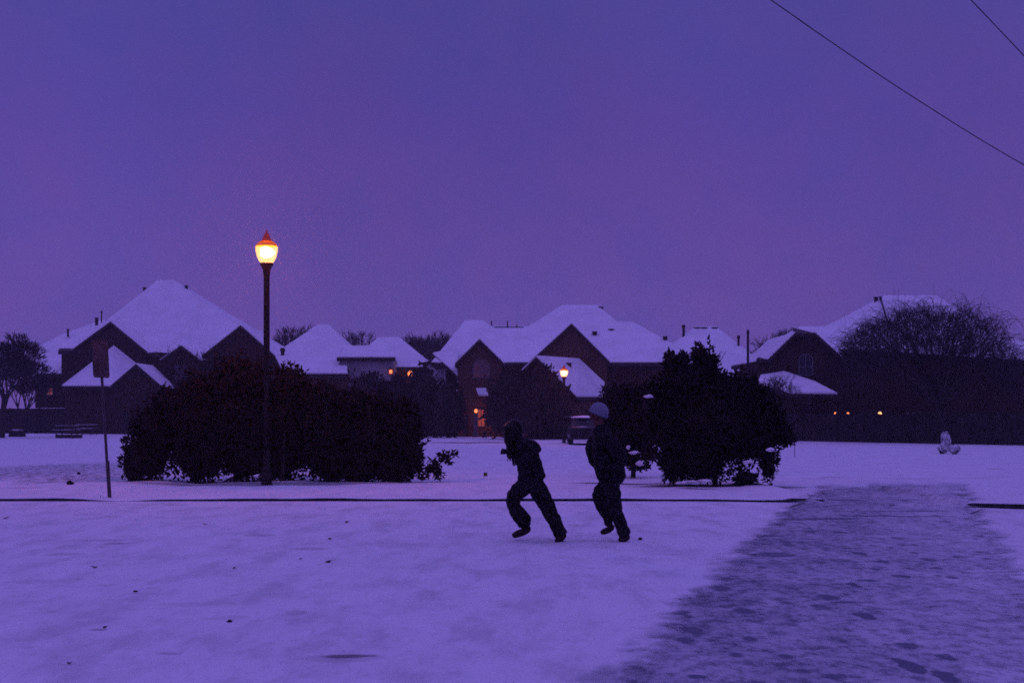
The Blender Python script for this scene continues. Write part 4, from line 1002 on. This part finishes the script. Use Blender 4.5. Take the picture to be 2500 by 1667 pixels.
def person_one():
    Y = 18.0; t = thing('person', 'runner with long loose hair in dark jacket and wide trousers, leaning forward to the left', 'person', (pxx(1320, Y), Y, 0), 'two people running across the snow')
    n = []; e = []
    n += [N(1298, 1168, Y, 0, .12, .15), N(1294, 1138, Y, 0, .105, .14), N(1287, 1108, Y, 0, .12, .16), N(1277, 1084, Y, 0, .11, .16), N(1263, 1068, Y, 0, .055, .055)]
    e += chain([0, 1, 2, 3, 4])
    hc = px(1248, 1052, Y); fw, up, s = head_nodes(n, e, 4, hc, Vector((-1, -.1, -.45)), Vector((-.35, 0, .9)))
    # legs: rear straight (near side), front bent (far side)
    k = len(n); n += [N(1306, 1180, Y, -.09, .085), N(1322, 1208, Y, -.11, .078), N(1337, 1240, Y, -.11, .058), N(1353, 1275, Y, -.10, .048), N(1368, 1301, Y, -.10, .038), N(1374, 1311, Y, -.10, .036), N(1358, 1316, Y, -.16, .030)]
    e += [(0, k)]+chain(list(range(k, k+7)))
    k = len(n); n += [N(1286, 1182, Y, .09, .085), N(1266, 1203, Y, .10, .078), N(1252, 1221, Y, .10, .058), N(1262, 1250, Y, .10, .050), N(1276, 1283, Y, .10, .038), N(1284, 1295, Y, .10, .036), N(1258, 1308, Y, .10, .028)]
    e += [(0, k)]+chain(list(range(k, k+7)))
    # arms, elbows bent back, hands in front of the waist
    k = len(n); n += [N(1283, 1082, Y, -.17, .06), N(1303, 1088, Y, -.23, .048), N(1316, 1096, Y, -.25, .042), N(1295, 1112, Y, -.24, .036), N(1275, 1122, Y, -.22, .024)]
    e += [(3, k)]+chain(list(range(k, k+5))); hand(n, e, k+4, Vector((-1, 0, -.25)), Vector((0, -1, .2)), 1, Y)
    k = len(n); n += [N(1272, 1082, Y, .17, .06), N(1262, 1105, Y, .22, .048), N(1268, 1125, Y, .24, .042), N(1256, 1118, Y, .22, .036), N(1246, 1108, Y, .18, .024)]
    e += [(3, k)]+chain(list(range(k, k+5))); hand(n, e, k+4, Vector((-1, -.2, .3)), Vector((0, 1, .2)), 1, Y)
    b = skin_mesh('body', n, e, M['skin'], t); gloves(b, [px(1270, 1122, Y)+Vector((0, -.22, 0)), px(1242, 1108, Y)+Vector((0, .16, 0))]); face_details(t, hc, fw, up, s)
    # jacket
    n = [N(1299, 1180, Y, 0, .165, .19), N(1298, 1160, Y, 0, .170, .19), N(1293, 1134, Y, 0, .128, .17), N(1288, 1108, Y, 0, .140, .19), N(1279, 1086, Y, 0, .125, .19), N(1265, 1070, Y, 0, .085, .09), N(1257, 1063, Y, 0, .085, .08)]
    e = chain([0, 1, 2, 3, 4, 5, 6])
    k = len(n); n += [N(1284, 1083, Y, -.19, .085), N(1304, 1087, Y, -.25, .080), N(1313, 1095, Y, -.26, .075), N(1296, 1110, Y, -.26, .060), N(1272, 1123, Y, -.24, .046)]; e += [(4, k)]+chain(list(range(k, k+5)))
    k = len(n); n += [N(1272, 1084, Y, .19, .085), N(1263, 1104, Y, .24, .075), N(1268, 1124, Y, .25, .062), N(1259, 1119, Y, .24, .055), N(1251, 1111, Y, .2, .045)]; e += [(4, k)]+chain(list(range(k, k+5)))
    skin_mesh('jacket', n, e, M['cloth_black'], t, sub=3, rough=.008)
    # wide trousers
    n = [N(1298, 1172, Y, 0, .150, .16)]; e = []
    k = 1; n += [N(1309, 1185, Y, -.09, .135), N(1326, 1215, Y, -.11, .122), N(1341, 1246, Y, -.11, .100), N(1357, 1278, Y, -.10, .090), N(1367, 1299, Y, -.10, .088), N(1371, 1308, Y, -.10, .085)]; e += [(0, k)]+chain(list(range(k, k+6)))
    k = 7; n += [N(1282, 1186, Y, .09, .135), N(1262, 1203, Y, .10, .125), N(1249, 1222, Y, .10, .100), N(1259, 1247, Y, .10, .100), N(1278, 1268, Y, .10, .120), N(1285, 1292, Y, .10, .085)]; e += [(0, k)]+chain(list(range(k, k+6)))
    n.append(N(1295, 1146, Y, 0, .12, .14)); e.append((0, 13))
    skin_mesh('trousers', n, e, M['cloth_trouser'], t, sub=3, rough=.008)
    skin_mesh('boot', [N(1284, 1284, Y, .10, .070), N(1289, 1296, Y, .10, .062), N(1270, 1302, Y, .10, .056), N(1250, 1310, Y, .10, .036)], chain([0, 1, 2, 3]), M['boot'], t)
    skin_mesh('boot', [N(1370, 1302, Y, -.10, .058), N(1378, 1307, Y, -.10, .050), N(1366, 1314, Y, -.14, .045), N(1355, 1317, Y, -.2, .032)], chain([0, 1, 2, 3]), M['boot'], t)
    # hair: cap and hanging strands in front
    m = MB(); m.blob(hc+Vector((.03, 0, .03)), (.118, .112, .115), 3, .10, 3); rr = random.Random(4)
    for i in range(90):
        a = rr.uniform(0, 6.28); p = hc+Vector((.02+.10*math.cos(a), .11*math.sin(a), rr.uniform(-.03, .05)))
        tx, ty = rr.choice(((1246, 1108), (1252, 1120), (1258, 1112), (1250, 1132), (1243, 1124), (1262, 1124)))
        q = px(tx+rr.uniform(-6, 6), ty+rr.uniform(-12, 6), Y); q.y = Y+rr.uniform(-.14, .10)
        md = (p+q)/2+Vector((-.02+rr.uniform(-.02, .02), rr.uniform(-.03, .03), .0)); m.tube(p, md, .020, .016, 5, False); m.tube(md, q, .016, .004, 5, False)
    m.build('hair', M['hair'], t, True)
person_one()

def person_two():
    Y = 18.0; t = thing('person', 'runner in a pale knitted beanie and bulky black jacket, upright behind the long haired runner', 'person', (pxx(1505, Y), Y, 0), 'two people running across the snow')
    n = [N(1490, 1168, Y, 0, .12, .15), N(1484, 1135, Y, 0, .11, .15), N(1476, 1100, Y, 0, .125, .17), N(1470, 1068, Y, 0, .12, .17), N(1466, 1043, Y, 0, .058, .058)]
    e = chain([0, 1, 2, 3, 4]); hc = px(1459, 1016, Y); fw, up, s = head_nodes(n, e, 4, hc, Vector((-1, -.25, -.12)), Vector((-.1, 0, 1)))
    k = len(n); n += [N(1495, 1182, Y, -.09, .088), N(1499, 1210, Y, -.10, .080), N(1501, 1240, Y, -.10, .060), N(1512, 1272, Y, -.10, .050), N(1522, 1301, Y, -.10, .038), N(1530, 1311, Y, -.1, .036), N(1512, 1315, Y, -.14, .030)]; e += [(0, k)]+chain(list(range(k, k+7)))
    k = len(n); n += [N(1482, 1182, Y, .09, .088), N(1470, 1198, Y, .1, .080), N(1462, 1212, Y, .1, .060), N(1473, 1245, Y, .1, .050), N(1488, 1284, Y, .1, .038), N(1494, 1291, Y, .1, .036), N(1470, 1302, Y, .1, .028)]; e += [(0, k)]+chain(list(range(k, k+7)))
    k = len(n); n += [N(1480, 1064, Y, -.19, .062), N(1500, 1095, Y, -.26, .050), N(1515, 1122, Y, -.28, .044), N(1500, 1136, Y, -.27, .038), N(1482, 1140, Y, -.25, .025)]; e += [(3, k)]+chain(list(range(k, k+5))); hand(n, e, k+4, Vector((-1, 0, .1)), Vector((0, -1, .2)), 1, Y)
    k = len(n); n += [N(1462, 1064, Y, .19, .062), N(1450, 1088, Y, .25, .050), N(1446, 1108, Y, .26, .044), N(1450, 1128, Y, .25, .036), N(1458, 1146, Y, .2, .025)]; e += [(3, k)]+chain(list(range(k, k+5))); hand(n, e, k+4, Vector((.1, -.3, -1)), Vector((-1, 0, 0)), 1, Y)
    b = skin_mesh('body', n, e, M['skin'], t); gloves(b, [px(1478, 1140, Y)+Vector((0, -.25, 0)), px(1459, 1150, Y)+Vector((0, .2, 0))]); face_details(t, hc, fw, up, s)
    n = [N(1492, 1182, Y, 0, .155, .18), N(1494, 1162, Y, 0, .195, .20), N(1488, 1135, Y, 0, .185, .21), N(1477, 1102, Y, 0, .200, .22), N(1470, 1072, Y, 0, .185, .21), N(1468, 1046, Y, 0, .110, .11), N(1467, 1032, Y, 0, .090, .09)]
    e = chain([0, 1, 2, 3, 4, 5, 6])
    k = len(n); n += [N(1480, 1066, Y, -.19, .10), N(1500, 1094, Y, -.27, .092), N(1517, 1125, Y, -.28, .080), N(1504, 1137, Y, -.28, .066), N(1482, 1140, Y, -.27, .052)]; e += [(4, k)]+chain(list(range(k, k+5)))
    k = len(n); n += [N(1460, 1066, Y, .19, .10), N(1446, 1086, Y, .25, .085), N(1445, 1106, Y, .26, .075), N(1451, 1126, Y, .25, .060), N(1457, 1142, Y, .22, .050)]; e += [(4, k)]+chain(list(range(k, k+5)))
    skin_mesh('jacket', n, e, M['cloth_black'], t, sub=3, rough=.008)
    n = [N(1490, 1172, Y, 0, .140, .17)]; e = []
    k = 1; n += [N(1495, 1190, Y, -.09, .115), N(1497, 1215, Y, -.10, .105), N(1500, 1242, Y, -.10, .090), N(1512, 1272, Y, -.10, .085), N(1522, 1298, Y, -.10, .088), N(1526, 1309, Y, -.10, .088)]; e += [(0, k)]+chain(list(range(k, k+6)))
    k = 7; n += [N(1480, 1186, Y, .09, .115), N(1468, 1200, Y, .1, .105), N(1462, 1213, Y, .1, .100), N(1473, 1240, Y, .1, .090), N(1484, 1265, Y, .1, .062), N(1491, 1286, Y, .1, .052)]; e += [(0, k)]+chain(list(range(k, k+6)))
    n.append(N(1487, 1150, Y, 0, .12, .14)); e.append((0, 13))
    skin_mesh('trousers', n, e, M['cloth_trouser'], t, sub=3, rough=.008)
    skin_mesh('boot', [N(1490, 1280, Y, .1, .066), N(1495, 1291, Y, .1, .056), N(1481, 1297, Y, .1, .048), N(1466, 1303, Y, .1, .036)], chain([0, 1, 2, 3]), M['boot'], t)
    skin_mesh('boot', [N(1523, 1303, Y, -.1, .060), N(1533, 1311, Y, -.1, .048), N(1522, 1313, Y, -.12, .048), N(1508, 1315, Y, -.16, .034)], chain([0, 1, 2, 3]), M['boot'], t)
    # beanie with rolled brim
    bm = Nodes('knitted_beanie'); wv = bm.n('ShaderNodeTexWave'); wv.inputs['Scale'].default_value = 14; wv.inputs['Distortion'].default_value = 1.5
    bm.l(bm.mix(wv.outputs['Fac'], (.13, .145, .19), (.22, .24, .30)), bm.b.inputs['Base Color']); bm.b.inputs['Roughness'].default_value = .95
    c = px(1463, 1004, Y); m = MB(); upb = Vector((-.30, 0, 1)).normalized(); m.blob((0, 0, 0), (.122, .118, .115), 2, .02, 4)
    keep = []
    rot = upb.rotation_difference(Vector((0, 0, 1))).inverted(); 
    rot = Vector((0, 0, 1)).rotation_difference(Vector((.40, -.1, 1)).normalized())
    for v in m.v:
        if v.z < -.035: v.z = -.035+(v.z+.035)*.12
        w = Vector(v); w.rotate(rot); v.x, v.y, v.z = w
        v += c
    m.build('beanie', bm.m, t, True)
    br = MB(); K = 24
    for i in range(K):
        a0_, a1_ = 6.283*i/K, 6.283*(i+1)/K; p = Vector((.118*math.cos(a0_), .114*math.sin(a0_), -.03)); q = Vector((.118*math.cos(a1_), .114*math.sin(a1_), -.03))
        p.rotate(rot); q.rotate(rot); br.tube(c+p, c+q, .018, .018, 6, False)
    br.build('beanie_brim', bm.m, t, True)
person_two()

# ------------------------------------------------------------------ air
def haze():
    m = MB(); m.box((-170, -40, -1.5), (170, 230, 17)); k = Nodes('thin_dusk_haze'); k.t.nodes.remove(k.b)
    v = k.n('ShaderNodeVolumePrincipled'); v.inputs['Color'].default_value = (.92, .88, .98, 1); v.inputs['Density'].default_value = 0.0006; v.inputs['Anisotropy'].default_value = .8
    k.l(v.outputs[0], k.o.inputs['Volume']); k.m.cycles.volume_sampling = 'EQUIANGULAR'; o = m.build('haze', k.m); tag(o, 'thin evening haze over the snow', kind='stuff')
haze()
